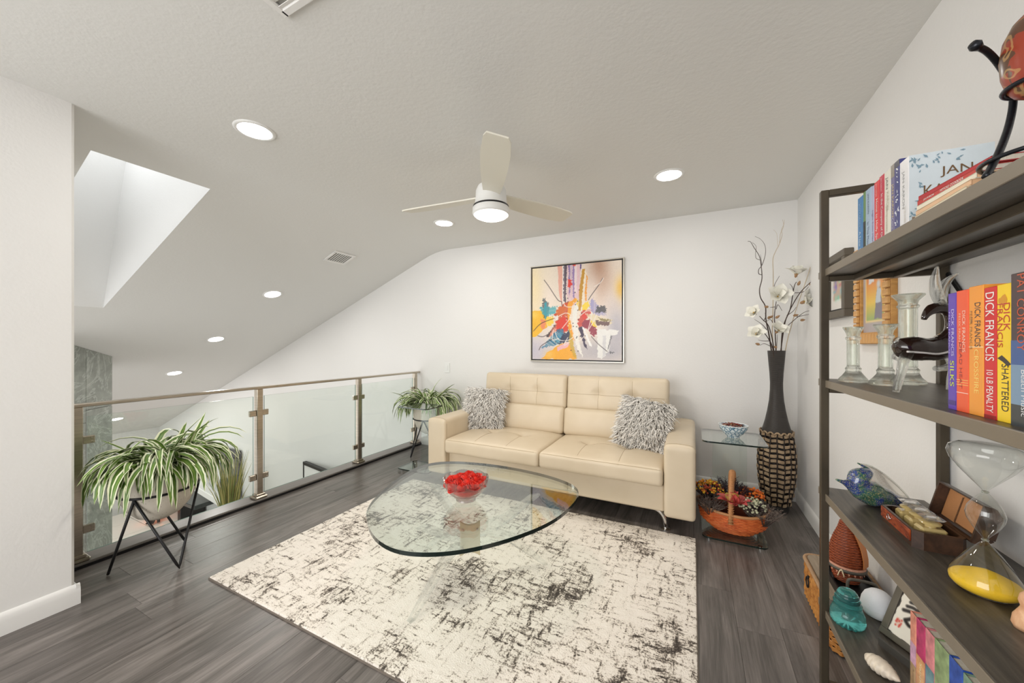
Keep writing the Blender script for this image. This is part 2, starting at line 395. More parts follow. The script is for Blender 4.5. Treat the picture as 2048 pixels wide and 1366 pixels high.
# baseboards with a rounded top
def baseboard(name, pts, h=0.108, t=0.017):
    mb = MB(); prof = [(0, 0), (t, 0), (t, h*0.62), (t*0.85, h*0.82), (t*0.5, h*0.95), (0, h)]
    a, b = Vector(pts[0]), Vector(pts[1]); d = (b-a).normalized(); nrm = Vector((-d.y, d.x, 0)); m = len(prof)
    vs = []
    for p in (a, b): vs += [p+nrm*u+Vector((0, 0, z)) for u, z in prof]
    mb.add(vs, [(k, (k+1) % m, m+(k+1) % m, m+k) for k in range(m)]+[tuple(range(m)), tuple(range(2*m-1, m-1, -1))])
    return struct(mb.build(name, M_['trimw'], smooth=50))
baseboard('baseboard_back', ((XR, YB, 0), (RXE, YB, 0)))
baseboard('baseboard_right', ((XR, RYE, 0), (XR, YB, 0)))
baseboard('baseboard_left', ((XW, 0.730, 0), (XW, RYE, 0)))
baseboard('baseboard_left_end', ((-3.40, 0.713, 0), (-2.975, 0.713, 0)))
# kerb along the loft edge
kb = MB(); kb.cbox(((RXE+KX)/2, (0.713+YB)/2, 0.006), (RXE-KX, YB-0.713, 0.052), 0.004)
kt = struct(kb.build('trim_2', mat('kerb_laminate', srgb(122, 117, 112), 0.3, var=0.08, vscale=4, stretch=(8, 1, 1)), smooth=0))
ks = MB(); ks.box((RXE+0.003, (0.713+YB)/2, 0.009), (0.008, YB-0.72, 0.018)); ks.build('black_strip', M_['blackm'], kt, 0)
# ------------------------------------------------------------------ glass balustrade
RAILX = -3.485
bal = thing('glass_balustrade', 'steel and glass balustrade along the loft edge with flat steel handrail', 'balustrade', (RAILX, 0, 0.032))
PY = [0.836, 1.915, 3.005, 3.965]
hr = MB(); hr.cbox((0, (0.725+YB)/2, 0.985), (0.055, YB-0.732, 0.022), 0.004); hr.build('handrail', M_['steel'], bal, 0)
pm = MB(); pm.cbox((0, 0, 0.487), (0.05, 0.05, 0.974), 0.004)
bm_ = MB(); bm_.cbox((0, 0, 0.012), (0.105, 0.105, 0.024), 0.008); bm_.cbox((0, 0, 0.032), (0.075, 0.075, 0.018), 0.004)
cl = MB(); cl.cbox((0, 0.052, 0), (0.026, 0.056, 0.05), 0.004); cl.cbox((0.0145, 0.064, 0.012), (0.004, 0.012, 0.012), 0.002); cl.cbox((0.0145, 0.064, -0.012), (0.004, 0.012, 0.012), 0.002)
pme = clm = bme = None
for i, y in enumerate(PY):
    if pme is None:
        po = pm.build('post', M_['steel'], bal, 0, (0, y, 0)); pme = po.data
    else: po = link('post', pme, bal, (0, y, 0))
    if bme is None: bo = bm_.build('base_plate', M_['steel'], po, 0); bme = bo.data
    else: link('base_plate', bme, po)
    for sd in (1, -1):
        if (i == 0 and sd < 0) or (i == 3 and sd > 0): continue
        for z in (0.19, 0.76):
            if clm is None: c = cl.build('clamp', M_['steel'], po, 0, (0, 0, z)); clm = c.data
            else: c = link('clamp', clm, po, (0, 0, z))
            if sd < 0: c.rotation_euler = (0, 0, PI); 
for i in range(3):
    y0, y1 = PY[i]+0.046, PY[i+1]-0.046
    g = MB(); g.box((0, (y0+y1)/2, 0.475), (0.011, y1-y0, 0.87), 0); g.mi[2] = g.mi[3] = g.mi[4] = g.mi[5] = 1
    g.build('glass_panel', [M_['clear'], M_['edgel']], bal, 0)
# ------------------------------------------------------------------ ceiling lights, vents, switch
lens_m = mat('lit_diffuser', (1, 1, 1, 1), 0.5, emit=(1, 0.985, 0.95, 1), es=14)
warm_m = mat('lit_fan_diffuser', (1, 1, 1, 1), 0.5, emit=(1, 0.93, 0.80, 1), es=7)
ringm = lensm = None
def downlight(x, y, z, label, rot=(0, 0, 0), power=6):
    global ringm, lensm
    t = thing('ceiling_downlight', label, 'ceiling light', (x, y, z), rot=rot)
    if ringm is None:
        mb = MB(); mb.lathe([(0.088, -0.001), (0.088, -0.006), (0.098, -0.010), (0.108, -0.005), (0.110, 0.0)], 40, cap=False); ringm = mb.build('trim_ring', M_['white'], t, 60).data
        mb = MB(); mb.lathe([(0.0005, -0.005), (0.089, -0.005)], 40, cap=False); lensm = mb.build('diffuser', lens_m, t, 0).data
    else: link('trim_ring', ringm, t); link('diffuser', lensm, t)
    l = bpy.data.lights.new('downlight_lamp', 'AREA'); l.shape = 'DISK'; l.size = 0.16; l.energy = power; l.color = (1, 0.97, 0.92)
    lo_ = bpy.data.objects.new('downlight_lamp', l); COL.objects.link(lo_); lo_.parent = t; lo_.location = (0, 0, -0.02)
    return t
downlight(-2.375, 1.284, CZ, 'round recessed ceiling light nearest the skylight, on the flat ceiling')
downlight(-2.372, 3.153, CZ, 'round recessed ceiling light just beyond the fan blade on the flat ceiling')
downlight(-0.161, 3.027, CZ, 'round recessed ceiling light nearest the right wall, over the sofa')
SR = (0, -math.atan(SLOPE), 0)
words = ['topmost', 'second from the top', 'third from the top', 'fourth from the top', 'lowest']
for k, (x, y) in enumerate(((-4.81, 2.81), (-6.235, 2.842), (-7.618, 2.892), (-8.889, 2.902), (-10.127, 2.952))):
    downlight(x, y, slope_z(x), 'small recessed light on the sloped ceiling, %s of the row' % words[k], SR, 9)
def vent(name, label, loc, rot, sx, sy, ns, tilt=0.32):
    t = thing(name, label, 'air vent', loc, rot=rot)
    f = MB()
    for a, b, c, d in ((0, sy/2, sx, 0.03), (0, -sy/2, sx, 0.03), (sx/2, 0, 0.03, sy+0.03), (-sx/2, 0, 0.03, sy+0.03)): f.cbox((a, b, -0.007), (c+0.0, d, 0.014), 0.004)
    f.build('frame', M_['trimw'], t, 0)
    bk = MB(); bk.box((0, 0, -0.001), (sx-0.02, sy-0.02, 0.002)); bk.build('backing', mat('vent_shadow_grey', srgb(168, 165, 158), 0.8), t, 0)
    sm = None
    for k in range(ns):
        yy = -sy/2+sy*(k+0.5)/ns
        if sm is None: mb = MB(); mb.box((0, 0, 0), (sx-0.03, sy/ns*0.72, 0.002), M=Matrix.Rotation(tilt, 4, 'X')); sm = mb.build('slat', M_['trimw'], t, 0, (0, yy, -0.009)).data
        else: link('slat', sm, t, (0, yy, -0.009))
vent('air_vent', 'white louvred air vent on the sloped ceiling above the back of the loft', (-3.80, 3.00, slope_z(-3.80)), SR, 0.20, 0.26, 9)
vent('air_vent', 'square white louvred vent on the flat ceiling at the top of the photo', (-1.285, 0.735, CZ), (0, 0, 0), 0.28, 0.28, 8)
sw = thing('light_switch', 'white rocker light switch on the back wall above the small spider plant', 'switch', (-2.99, YB, 1.09))
mb = MB(); mb.cbox((0, -0.004, 0), (0.085, 0.008, 0.135), 0.003); mb.build('cover_plate', M_['white'], sw, 0)
mb = MB(); mb.cbox((0, -0.0095, 0), (0.034, 0.006, 0.066), 0.002, M=Matrix.Rotation(0.05, 4, 'X')); mb.build('rocker', M_['white'], sw, 0)
# ------------------------------------------------------------------ room below the loft
stone = nm('grey_marble_slab'); m, nt, b = stone
v = coords(nt, 'Object'); n1 = noise_tex(nt, v, 2.2, 6, 0.65, 1.6); n2 = node(nt, 'ShaderNodeMath', {0: node(nt, 'ShaderNodeMath', {0: noise_tex(nt, v, 1.7, 7, 0.6, 2.4), 1: 0.5}, operation='SUBTRACT').outputs[0]}, operation='ABSOLUTE').outputs[0]
c1 = ramp(nt, n1, [(0.3, srgb(122, 126, 118)), (0.55, srgb(148, 152, 144)), (0.75, srgb(176, 179, 171))]); vein = ramp(nt, n2, [(0.0, (1, 1, 1, 1)), (0.022, (0, 0, 0, 1))])
mx = node(nt, 'ShaderNodeMix', data_type='RGBA'); nt.links.new(node(nt, 'ShaderNodeMath', {0: vein, 1: 0.55}, operation='MULTIPLY').outputs[0], mx.inputs[0]); nt.links.new(c1, mx.inputs[6]); mx.inputs[7].default_value = srgb(196, 200, 194)
nt.links.new(mx.outputs[2], b.inputs['Base Color']); b.inputs['Roughness'].default_value = 0.3
M_['stone'] = m
ch = thing('stone_chimney', 'tall grey marble clad chimney rising behind the big spider plant to the sloped ceiling', 'chimney', (-6.62, 1.72, LZ), rot=(0, 0, math.atan2(0.465, -0.42)))
chM = Matrix.Translation(ch.location) @ Matrix.Rotation(ch.rotation_euler[2], 4, 'Z')
def under_slope(mb):
    mb.v = [(x, y, min(z, slope_z((chM @ Vector((x, y, 0))).x)-0.004-LZ)) for x, y, z in mb.v]; return mb
mb = MB(); mb.prism([(-0.80, 0.02), (0.315, 0.02), (0.315, 0.3), (-0.80, 0.3)], 0, 6.0); under_slope(mb).build('core', mat('chimney_core', srgb(90, 92, 88), 0.8), ch, 0)
pan = [(-0.79, -0.30), (-0.298, -0.09), (-0.088, 0.315)]
for x0, x1 in pan:
    z = 0.0; k = 0
    for h in ((1.05, 1.25, 1.05, 1.05) if x0 > -0.2 else (0.7, 1.2, 1.3, 1.2)):
        q = MB(); q.cbox(((x0+x1)/2, 0.012, z+h/2), (x1-x0-0.003, 0.022, h-0.004), 0.002); under_slope(q).build('panel', M_['stone'], ch, 0); z += h
# hearth, burner, fire, slate surround, reeds, black-trimmed cabinet: seen through the glass, below
slate = mat('dark_slate', srgb(58, 62, 66), 0.35, var=0.45, vscale=14, bumps=0.5, bscale=30)
he = thing('raised_hearth', 'pale stone hearth in the room below behind the glass', 'hearth', (-9.55, 3.25, LZ))
q = MB(); q.cbox((0, 0, 0.27), (2.6, 1.5, 0.54), 0.01); q.build('plinth', mat('hearth_stone', srgb(222, 214, 204), 0.4), he, 0)
for i in range(4):
    for j in range(2):
        q = MB(); q.cbox((-0.975+0.65*i, -0.375+0.75*j, 0.552), (0.64, 0.74, 0.024), 0.004); q.build('tile', mat('hearth_tile', srgb(226, 218, 210), 0.3) if 'ht' not in M_ else M_['ht'], he, 0); M_['ht'] = bpy.data.materials['hearth_tile']
fi = thing('fireplace_insert', 'dark fireplace insert with a louvred top set against the back wall below', 'fireplace', (-10.05, 3.80, -2.17))
q = MB(); q.cbox((-0.75, 0, 0.22), (0.12, 0.4, 0.44), 0.01); q.cbox((0.75, 0, 0.22), (0.12, 0.4, 0.44), 0.01); q.cbox((0, 0.12, 0.22), (1.4, 0.1, 0.44), 0.01); q.build('firebox', M_['blackm'], fi, 0)
lm = None
for k in range(8):
    if lm is None: q = MB(); q.cbox((0, 0, 0), (1.6, 0.025, 0.012), 0.002); lm = q.build('louver', mat('grey_grate', srgb(120, 124, 126), 0.4, 0.6), fi, 0, (0, -0.17+0.045*k, 0.45)).data
    else: link('louver', lm, fi, (0, -0.17+0.045*k, 0.45))
fr = thing('log_fire', 'small burning fire of orange flames on thin logs on the hearth below', 'fire', (-9.75, 3.42, -2.166))
rl = random.Random(5)
for k in range(6):
    a = rl.uniform(0, PI); q = MB(); q.tube(smooth_path([(-0.2*math.cos(a), -0.2*math.sin(a), 0.03), (0, 0.02, 0.07+0.02*k), (0.2*math.cos(a), 0.2*math.sin(a), 0.03)], 4), 0.018, 6); q.build('log', mat('charred_log', (0.03, 0.022, 0.018, 1), 0.9, var=0.4) if k == 0 else bpy.data.materials['charred_log'], fr)
fm = mat('flame', srgb(255, 140, 40), 0.5, emit=srgb(255, 120, 30), es=4)
for k in range(5):
    x, y, h = rl.uniform(-0.1, 0.1), rl.uniform(-0.06, 0.06), rl.uniform(0.14, 0.26)
    q = MB(); q.tube(smooth_path([(x, y, 0.08), (x+0.02, y, 0.08+h*0.35), (x-0.015, y, 0.08+h*0.7), (x+0.01, y, 0.08+h)], 4), lerp_list([0.02, 0.04, 0.024, 0.002], 13), 8); q.build('flame', fm, fr)
ms = thing('mantel_slab', 'dark glossy slab with a white beam projecting from the back wall below', 'mantel', (-9.0, 3.78, -1.72))
q = MB(); q.cbox((0, 0, 0), (0.95, 0.5, 0.08), 0.01); q.build('slab', mat('dark_glossy_slab', srgb(52, 58, 58), 0.2), ms, 0)
q = MB(); q.cbox((0.55, -0.05, 0.24), (1.5, 0.16, 0.12), 0.01, M=Matrix.Rotation(0.14, 4, 'Y')); q.build('beam', M_['trimw'], ms, 0)
sp = thing('slate_panel', 'dark blue grey slate panel on the back wall behind the tall reeds', 'wall panel', (-8.25, 4.0, -1.62))
for k in range(6):
    for j in range(2):
        q = MB(); q.cbox((-0.17+0.34*j, 0.01-rl.uniform(0, 0.02), 0.08+0.16*k), (0.335, 0.05, 0.155), 0.006); q.build('slate_tile', slate, sp, 0)
rp = thing('reed_grass', 'tall yellow green artificial reed grass seen through the glass beside the second post', 'plant', (-7.35, 3.55, LZ))
q = MB(); q.lathe([(0.001, 0), (0.17, 0), (0.22, 1.05), (0.21, 1.08), (0.19, 1.08), (0.18, 1.0), (0.001, 1.0)], 24); q.build('pot', slate, rp, 40)
gm = [mat('reed_%s' % n, srgb(*c), 0.5) for n, c in (('olive', (150, 146, 70)), ('green', (110, 122, 52)), ('straw', (190, 178, 110)))]
for k in range(90):
    a = rl.uniform(0, 2*PI); r0 = rl.uniform(0, 0.14); ln = rl.uniform(0.7, 1.25); out = rl.uniform(0.05, 0.34)*(0.4+r0/0.14*0.6); q = MB()
    pts = [(r0*math.cos(a)+out*(t**1.8)*math.cos(a), r0*math.sin(a)+out*(t**1.8)*math.sin(a), 1.0+ln*t) for t in (0, .25, .5, .75, 1)]
    q.tube(pts, [0.008, 0.009, 0.007, 0.005, 0.001], 4); q.build('blade', gm[k % 3], rp)
bc = thing('framed_panel', 'white panel with a black metal frame standing below the loft, seen through the middle pane', 'panel', (-4.83, 3.83, LZ), -0.168)
q = MB(); q.cbox((0, 0, 1.05), (2.3, 0.03, 2.1), 0.004); q.build('sheet', M_['wall'], bc, 0)
q = MB(); q.cbox((0, 0, 2.115), (2.34, 0.06, 0.05), 0.004); q.cbox((-1.16, 0, 1.05), (0.03, 0.05, 2.1), 0.004); q.cbox((1.16, 0, 1.05), (0.03, 0.05, 2.1), 0.004); q.build('frame', M_['blackm'], bc, 0)
# ------------------------------------------------------------------ ceiling fan
fan = thing('ceiling_fan', 'white three-bladed ceiling fan with a lit round lamp hanging above the room', 'ceiling fan', (-1.165, 2.045, CZ), 0)
FZ = -0.40
mb = MB(); mb.lathe([(0.001, 0), (0.062, 0), (0.062, -0.035), (0.035, -0.062), (0.016, -0.066)], 32, cap=False); mb.build('canopy', M_['white'], fan, 40)
mb = MB(); mb.tube([(0, 0, -0.04), (0, 0, FZ+0.13)], 0.0135, 12); mb.build('downrod', M_['white'], fan)
mb = MB(); mb.lathe([(0.02, FZ+0.145), (0.04, FZ+0.14), (0.085, FZ+0.12), (0.098, FZ+0.09), (0.100, FZ+0.045), (0.106, FZ+0.0), (0.114, FZ-0.008)], 48, cap=False); mb.build('motor_housing', M_['white'], fan, 40)
mb = MB(); mb.lathe([(0.1145, FZ-0.006), (0.1155, FZ-0.012), (0.1145, FZ-0.018)], 48, cap=False); mb.build('dark_groove', M_['blackm'], fan)
mb = MB(); mb.lathe([(0.1140, FZ-0.016), (0.119, FZ-0.022), (0.120, FZ-0.055), (0.112, FZ-0.064), (0.105, FZ-0.06)], 48, cap=False); mb.build('light_ring', M_['white'], fan, 40)
mb = MB(); mb.lathe([(0.108, FZ-0.058), (0.10, FZ-0.072), (0.07, FZ-0.085), (0.035, FZ-0.091), (0.0005, FZ-0.093)], 48, cap=False); mb.build('diffuser', warm_m, fan, 60)
l = bpy.data.lights.new('fan_lamp', 'AREA'); l.shape = 'DISK'; l.size = 0.2; l.energy = 14; l.color = (1, 0.91, 0.78); o = bpy.data.objects.new('fan_lamp', l); COL.objects.link(o); o.parent = fan; o.location = (0, 0, FZ-0.11)
bl = MB(); n = 18; pts = []
for i in range(n+1):
    t = i/n; x = 0.085+0.60*t; wd = 0.055+0.022*math.sin(min(1, t*1.5)*PI/2)-0.012*max(0, t-0.75)/0.25
    if t > 0.93: wd *= math.sqrt(max(0.0, 1-((t-0.93)/0.07)**2*0.35))
    for s in (-1, 1):
        for dz in (-0.004, 0.004): pts.append((x, s*wd, dz+0.03*t*t*0.3))
fs = []
for i in range(n):
    a = 4*i; b = a+4
    fs += [(a, a+2, b+2, b), (a+1, b+1, b+3, a+3), (a, b, b+1, a+1), (a+2, a+3, b+3, b+2)]
fs += [(0, 1, 3, 2), (4*n, 4*n+2, 4*n+3, 4*n+1)]
bl.add(pts, fs); blm = None
bmw = mat('blade_white', srgb(226, 222, 208), 0.4)
for a in (62, 182, 302):
    if blm is None: bo = bl.build('blade', bmw, fan, 30); blm = bo.data
    else: bo = link('blade', blm, fan)
    bo.location = (0, 0, FZ+0.055); bo.rotation_euler = (Matrix.Rotation(math.radians(a), 4, 'Z') @ Matrix.Rotation(math.radians(-13), 4, 'X')).to_euler()
# ------------------------------------------------------------------ rug
rug = thing('area_rug', 'cream and charcoal distressed area rug under the glass coffee table', 'rug', (-1.285, 2.035, 0))
rw, rd = 2.61, 1.775
mb = MB(); rbox(mb, (0, 0, 0.0075), (rw, rd, 0.013), 0.005, 0.02, f=lambda p, nrm, h: Vector((p.x, p.y, p.z+(0.0028*mnoise.noise(p*45)+0.002*mnoise.noise(p*14) if nrm.z > 0.5 else 0)))); mb.build('pile', M_['rug'], rug, 180)
mb = MB(); e = 0.004
for a, b, c, d in ((0, rd/2, rw+2*e, e*2), (0, -rd/2, rw+2*e, e*2), (rw/2, 0, e*2, rd), (-rw/2, 0, e*2, rd)): mb.box((a, b, 0.004), (c, d, 0.008))
mb.build('binding', mat('rug_binding', srgb(120, 110, 100), 0.9), rug, 0)
RT = 0.0155      # top of the rug pile
# ------------------------------------------------------------------ sofa
SOX, SOY = -1.172, 3.43
sofa = thing('leather_sofa', 'cream leather two-seat sofa with wide arms standing against the back wall', 'sofa', (SOX, SOY, 0))
L = M_['leather']
from mathutils.bvhtree import BVHTree
def seam_on(mb, paths, part, r=0.0016):
    bvh = BVHTree.FromPolygons([tuple(p) for p in mb.v], mb.f)
    for pts, d in paths:
        d = Vector(d).normalized(); hits = [bvh.ray_cast(Vector(p)-d*1.5, d)[0] for p in pts]; hits = [h-d*0.0003 for h in hits if h is not None]
        if len(hits) > 2:
            q = MB(); q.tube(hits, r, 5); q.build('seam', M_['seam'], part, 180)
def run(a, b, n=14): return [Vector(a).lerp(Vector(b), i/(n-1)) for i in range(n)]
def groove(d, w, depth): return depth*math.exp(-(d/w)**2)
q = MB(); rbox(q, (0, 0.02, 0.25), (1.97, 1.02, 0.205), 0.02, 0.08); q.build('base', L, sofa, 180)
q = MB(); rbox(q, (0, 0.43, 0.48), (1.97, 0.20, 0.66), 0.03, 0.08); q.build('back_frame', L, sofa, 180)
for s in (-1, 1):
    def armf(p, nrm, h):
        # stitched line around the front panel and along the top edges
        d = abs(p.y-(-h[1]+0.035)); dep = groove(d, 0.006, 0.004) if abs(nrm.y) < 0.8 else 0
        top = 0.012*(1-(p.x/h[0])**2) if nrm.z > 0.5 else 0
        return p-nrm*dep+Vector((0, 0, top))
    q = MB(); rbox(q, (s*1.088, -0.01, 0.405), (0.212, 1.10, 0.53), 0.03, 0.013, f=armf); ar = q.build('armrest', L, sofa, 180)
    xa = s*1.088; yf = -0.01-0.55+0.036
    seam_on(q, [(run((xa-0.10, yf, 0.5), (xa+0.10, yf, 0.5)), (0, 0, -1)), (run((xa, yf, 0.16), (xa, yf, 0.66)), (-1, 0, 0)), (run((xa, yf, 0.16), (xa, yf, 0.66)), (1, 0, 0))], ar, 0.0018)
for s in (-1, 1):
    def seatf(p, nrm, h, s=s):
        if nrm.z < 0.3 and nrm.y > -0.3: return p
        u = p.x; v = p.y
        puff = 0.030*(1-(u/h[0])**4)*(1-(v/h[1])**4) if nrm.z > 0.3 else 0
        dep = 0
        if nrm.z > 0.2:
            for bx in (-0.16, 0.17):
                dep += 0.028*math.exp(-(((u-bx)/0.06)**2+((v-0.02)/0.06)**2))
                if v < 0.02: dep += groove(u-bx-0.0*(v), 0.010, 0.004)
            dep += groove(v-0.02, 0.010, 0.0035)*(1 if -0.22 < u < 0.23 else 0.0)
        if nrm.z > 0.2 or nrm.y < -0.2:
            d = abs((p.z-h[2])*0.7+(p.y+h[1])*(-0.7)) if nrm.y < -0.2 and nrm.z > 0.2 else 9
            dep += groove(d, 0.006, 0.003)
        wr = 0.0022*mnoise.noise(Vector((p.x*7+s*5, p.y*7, p.z*7)))
        return p+Vector((0, 0, puff))-nrm*(dep-wr)
    q = MB(); rbox(q, (s*0.4905, -0.185, 0.425), (0.976, 0.78, 0.135), 0.032, 0.016, f=seatf); sc_ = q.build('seat_cushion', L, sofa, 180)
    xc = s*0.4905; yt = -0.165
    seam_on(q, [(run((xc+bx, -0.565, 0), (xc+bx, yt, 0)), (0, 0, -1)) for bx in (-0.16, 0.17)]+[(run((xc-0.235, yt, 0), (xc+0.245, yt, 0), 20), (0, 0, -1)), (run((xc-0.47, -0.561, 0.479), (xc+0.47, -0.561, 0.479), 40), (0, 1, -1))], sc_)
    def lumf(p, nrm, h, s=s):
        if nrm.y > 0.3: return p
        puff = 0.02*(1-(p.x/h[0])**6)*(1-(p.z/h[2])**2) if nrm.y < -0.3 else 0
        dep = groove(p.x-s*0.19, 0.010, 0.005) if nrm.y < 0.2 else 0
        wr = 0.003*mnoise.noise(Vector((p.x*6+s*9, p.z*5, 2)))
        return p+Vector((0, -puff, 0))-nrm*(dep-wr)
    M = Matrix.Rotation(-0.17, 4, 'X')
    q = MB(); rbox(q, (s*0.491, 0.17, 0.622), (0.982, 0.16, 0.275), 0.04, 0.02, f=lumf, M=M); lc = q.build('lumbar_cushion', L, sofa, 180)
    seam_on(q, [(run((s*0.491+s*0.19, 0, 0.50), (s*0.491+s*0.19, 0, 0.735)), (0, 1, 0))], lc)
    def headf(p, nrm, h, s=s):
        if nrm.y > 0.3: return p
        puff = 0.018*(1-(p.x/h[0])**4)*(1-(p.z/h[2])**4) if nrm.y < -0.3 else 0
        dep = 0
        if nrm.y < 0.2:
            for bx in (-0.16, 0.165):
                dep += 0.022*math.exp(-(((p.x-bx)/0.055)**2+((p.z-0.0)/0.05)**2))+groove(p.x-bx, 0.009, 0.005)
            dep += groove(p.z, 0.009, 0.004)
        wr = 0.002*mnoise.noise(Vector((p.x*6+s*3, p.z*6, 7)))
        return p+Vector((0, -puff, 0))-nrm*(dep-wr)
    M = Matrix.Rotation(-0.12, 4, 'X')
    q = MB(); rbox(q, (s*0.491, 0.275, 0.902), (0.978, 0.15, 0.36), 0.04, 0.016, f=headf, M=M); hc = q.build('headrest_cushion', L, sofa, 180)
    seam_on(q, [(run((s*0.491+bx, 0, 0.74), (s*0.491+bx, 0, 1.07)), (0, 1, 0)) for bx in (-0.16, 0.165)]+[(run((s*0.491-0.47, 0, 0.902), (s*0.491+0.47, 0, 0.902), 40), (0, 1, 0))], hc)
for sx, sy in ((1, -1), (-1, -1), (1, 1), (-1, 1)):
    q = MB(); x = sx*0.99; y = -0.43 if sy < 0 else 0.42
    q.tube(smooth_path([(x-sx*0.14, y, 0.150), (x-sx*0.06, y, 0.135), (x-sx*0.015, y, 0.09), (x, y, 0.012)], 5), lerp_list([0.014, 0.017, 0.018, 0.016], 16), 10, flat=0.8)
    q.box((x-sx*0.10, y, 0.147), (0.12, 0.06, 0.006)); q.lathe([(0.001, 0), (0.034, 0), (0.034, 0.006), (0.02, 0.012), (0.001, 0.013)], 20, (x, y, 0)); q.build('leg', M_['chrome'], sofa, 50)
# ------------------------------------------------------------------ shaggy pillows
shag = paint_mat('shag_yarn', 0.85)
def pillow(label, loc, rx, rz, roll, seed):
    t = thing('shaggy_pillow', label, 'pillow', loc, rot=(0, 0, 0), group='shaggy pillows on the sofa')
    Mr = Matrix.Rotation(rz, 4, 'Z') @ Matrix.Rotation(rx, 4, 'X') @ Matrix.Rotation(roll, 4, 'Y')
    t.rotation_euler = Mr.to_euler()
    H = 0.205; r = random.Random(seed)
    def th(u, v): return 0.075*max(0.0, (1-abs(u)**2.6))**0.6*max(0.0, (1-abs(v)**2.6))**0.6
    q = MB(); N = 20; vs = []; fs = []
    for sgn in (-1, 1):
        for i in range(N+1):
            for j in range(N+1):
                u, v_ = -1+2*i/N, -1+2*j/N; vs.append((u*H*(1-0.04*v_*v_), sgn*(0.004+th(u, v_)), v_*H*(1-0.04*u*u)))
    for k in range(2):
        for i in range(N):
            for j in range(N):
                a = k*(N+1)**2+i*(N+1)+j; fs.append((a, a+1, a+N+2, a+N+1) if k else (a, a+N+1, a+N+2, a+1))
    B = (N+1)**2
    edge = [i*(N+1) for i in range(N+1)]+[N*(N+1)+j for j in range(1, N+1)]+[i*(N+1)+N for i in range(N-1, -1, -1)]+[j for j in range(N-1, 0, -1)]
    for a, b in zip(edge, edge[1:]+edge[:1]): fs.append((a, b, B+b, B+a))
    q.add(vs, fs); q.build('cover', mat('shag_backing', srgb(205, 198, 188), 0.9) if 'shag_backing' not in bpy.data.materials else bpy.data.materials['shag_backing'], t, 180)
    q = MB(); cols = []
    for k in range(2200):
        u, v_ = r.uniform(-1, 1), r.uniform(-1, 1)
        if r.random() < 0.22: (u, v_) = (r.choice((-1, 1))*r.uniform(0.93, 1), v_) if r.random() < 0.5 else (u, r.choice((-1, 1))*r.uniform(0.93, 1))
        s = -1 if r.random() < 0.82 else 1
        p0 = Vector((u*H, s*(0.003+th(u, v_)), v_*H)); ln = r.uniform(0.045, 0.075)
        nrm = Vector((u*0.55*abs(u)**2+r.uniform(-.35, .35), s*1.0, v_*0.5*abs(v_)**2+r.uniform(-.25, .35))).normalized()
        d2 = Vector((r.uniform(-.7, .7)+0.6*u*abs(u), s*0.25, -0.9+r.uniform(-.3, .5)+0.5*max(0, v_)**3)).normalized()
        pts = [p0, p0+nrm*ln*0.42, p0+nrm*ln*0.55+d2*ln*0.35, p0+nrm*ln*0.55+d2*ln*0.75]
        n_before = len(q.v); q.tube(pts, [0.0026, 0.0031, 0.0030, 0.0013], 4, cap=True)
        g = r.choice((0.90, 0.90, 0.86, 0.82, 0.74, 0.60, 0.42)); cols += [(g, g*0.965, g*0.91, 1)]*(len(q.v)-n_before)
    q.c = cols; q.build('yarn_fringe', shag, t, 180, kind='stuff'); return t
pillow('shaggy grey and white pillow leaning in the left corner of the sofa by the plant', (-2.035, 3.445, 0.70), -0.36, 0.16, 0.03, 1)
pillow('shaggy grey and white pillow tilted against the right arm of the sofa', (-0.385, 3.41, 0.695), -0.38, -0.18, 0.14, 2)
# ------------------------------------------------------------------ glass coffee table
TCX, TCY = -1.18, 1.86
ct = thing('coffee_table', 'rounded triangular glass coffee table on clear acrylic legs standing on the rug', 'coffee table', (TCX, TCY, RT))
out = [(-1.56, 1.393), (-1.388, 1.279), (-1.231, 1.235), (-1.102, 1.255), (-0.968, 1.33), (-0.839, 1.462), (-0.72, 1.653), (-0.645, 1.847), (-0.62, 2.066), (-0.634, 2.22), (-0.706, 2.33), (-0.897, 2.412), (-1.147, 2.450), (-1.403, 2.446), (-1.645, 2.395), (-1.805, 2.30), (-1.867, 2.125), (-1.816, 1.868), (-1.716, 1.6), (-1.645, 1.483)]
P = [Vector((x-TCX, y-TCY, 0)) for x, y in out]
ring = []
m = len(P)
for i in range(m):
    p0, p1, p2, p3 = P[i-1], P[i], P[(i+1) % m], P[(i+2) % m]
    for j in range(5):
        t = j/5; v = 0.5*((2*p1)+(p2-p0)*t+(2*p0-5*p1+4*p2-p3)*t*t+(3*p1-p0-3*p2+p3)*t**3); ring.append((v.x, v.y))
# light low-pass so the outline is one clean curve
for _ in range(6): ring = [((ring[i-1][0]+2*ring[i][0]+ring[(i+1) % len(ring)][0])/4, (ring[i-1][1]+2*ring[i][1]+ring[(i+1) % len(ring)][1])/4) for i in range(len(ring))]
TT = 0.480-RT
q = MB(); q.prism(ring, TT-0.020, TT, 0, 1); q.build('glass_top', [M_['tableglass'], M_['edge']], ct, 0)
for k, ang in enumerate((-101, 41, 165)):
    a = math.radians(ang); Mx = Matrix.Rotation(a, 4, 'Z') @ Matrix.Rotation(PI/2, 4, 'X')
    prof = [(0.47, 0.0), (0.44, 0.0), (0.20, 0.185), (0.07, 0.235), (0.03, 0.235), (0.03, 0.30), (0.08, 0.31), (0.20, 0.345), (0.36, TT-0.0205), (0.42, TT-0.0205), (0.24, 0.315), (0.135, 0.255), (0.24, 0.225)]
    q = MB(); q.prism(prof, -0.016, 0.016, M=Mx); q.build('leg', M_['acrylic'], ct, 0)
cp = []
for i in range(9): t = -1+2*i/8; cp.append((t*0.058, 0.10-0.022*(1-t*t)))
for i in range(9): t = 1-2*i/8; cp.append((t*0.058, -0.10+0.022*(1-t*t)))
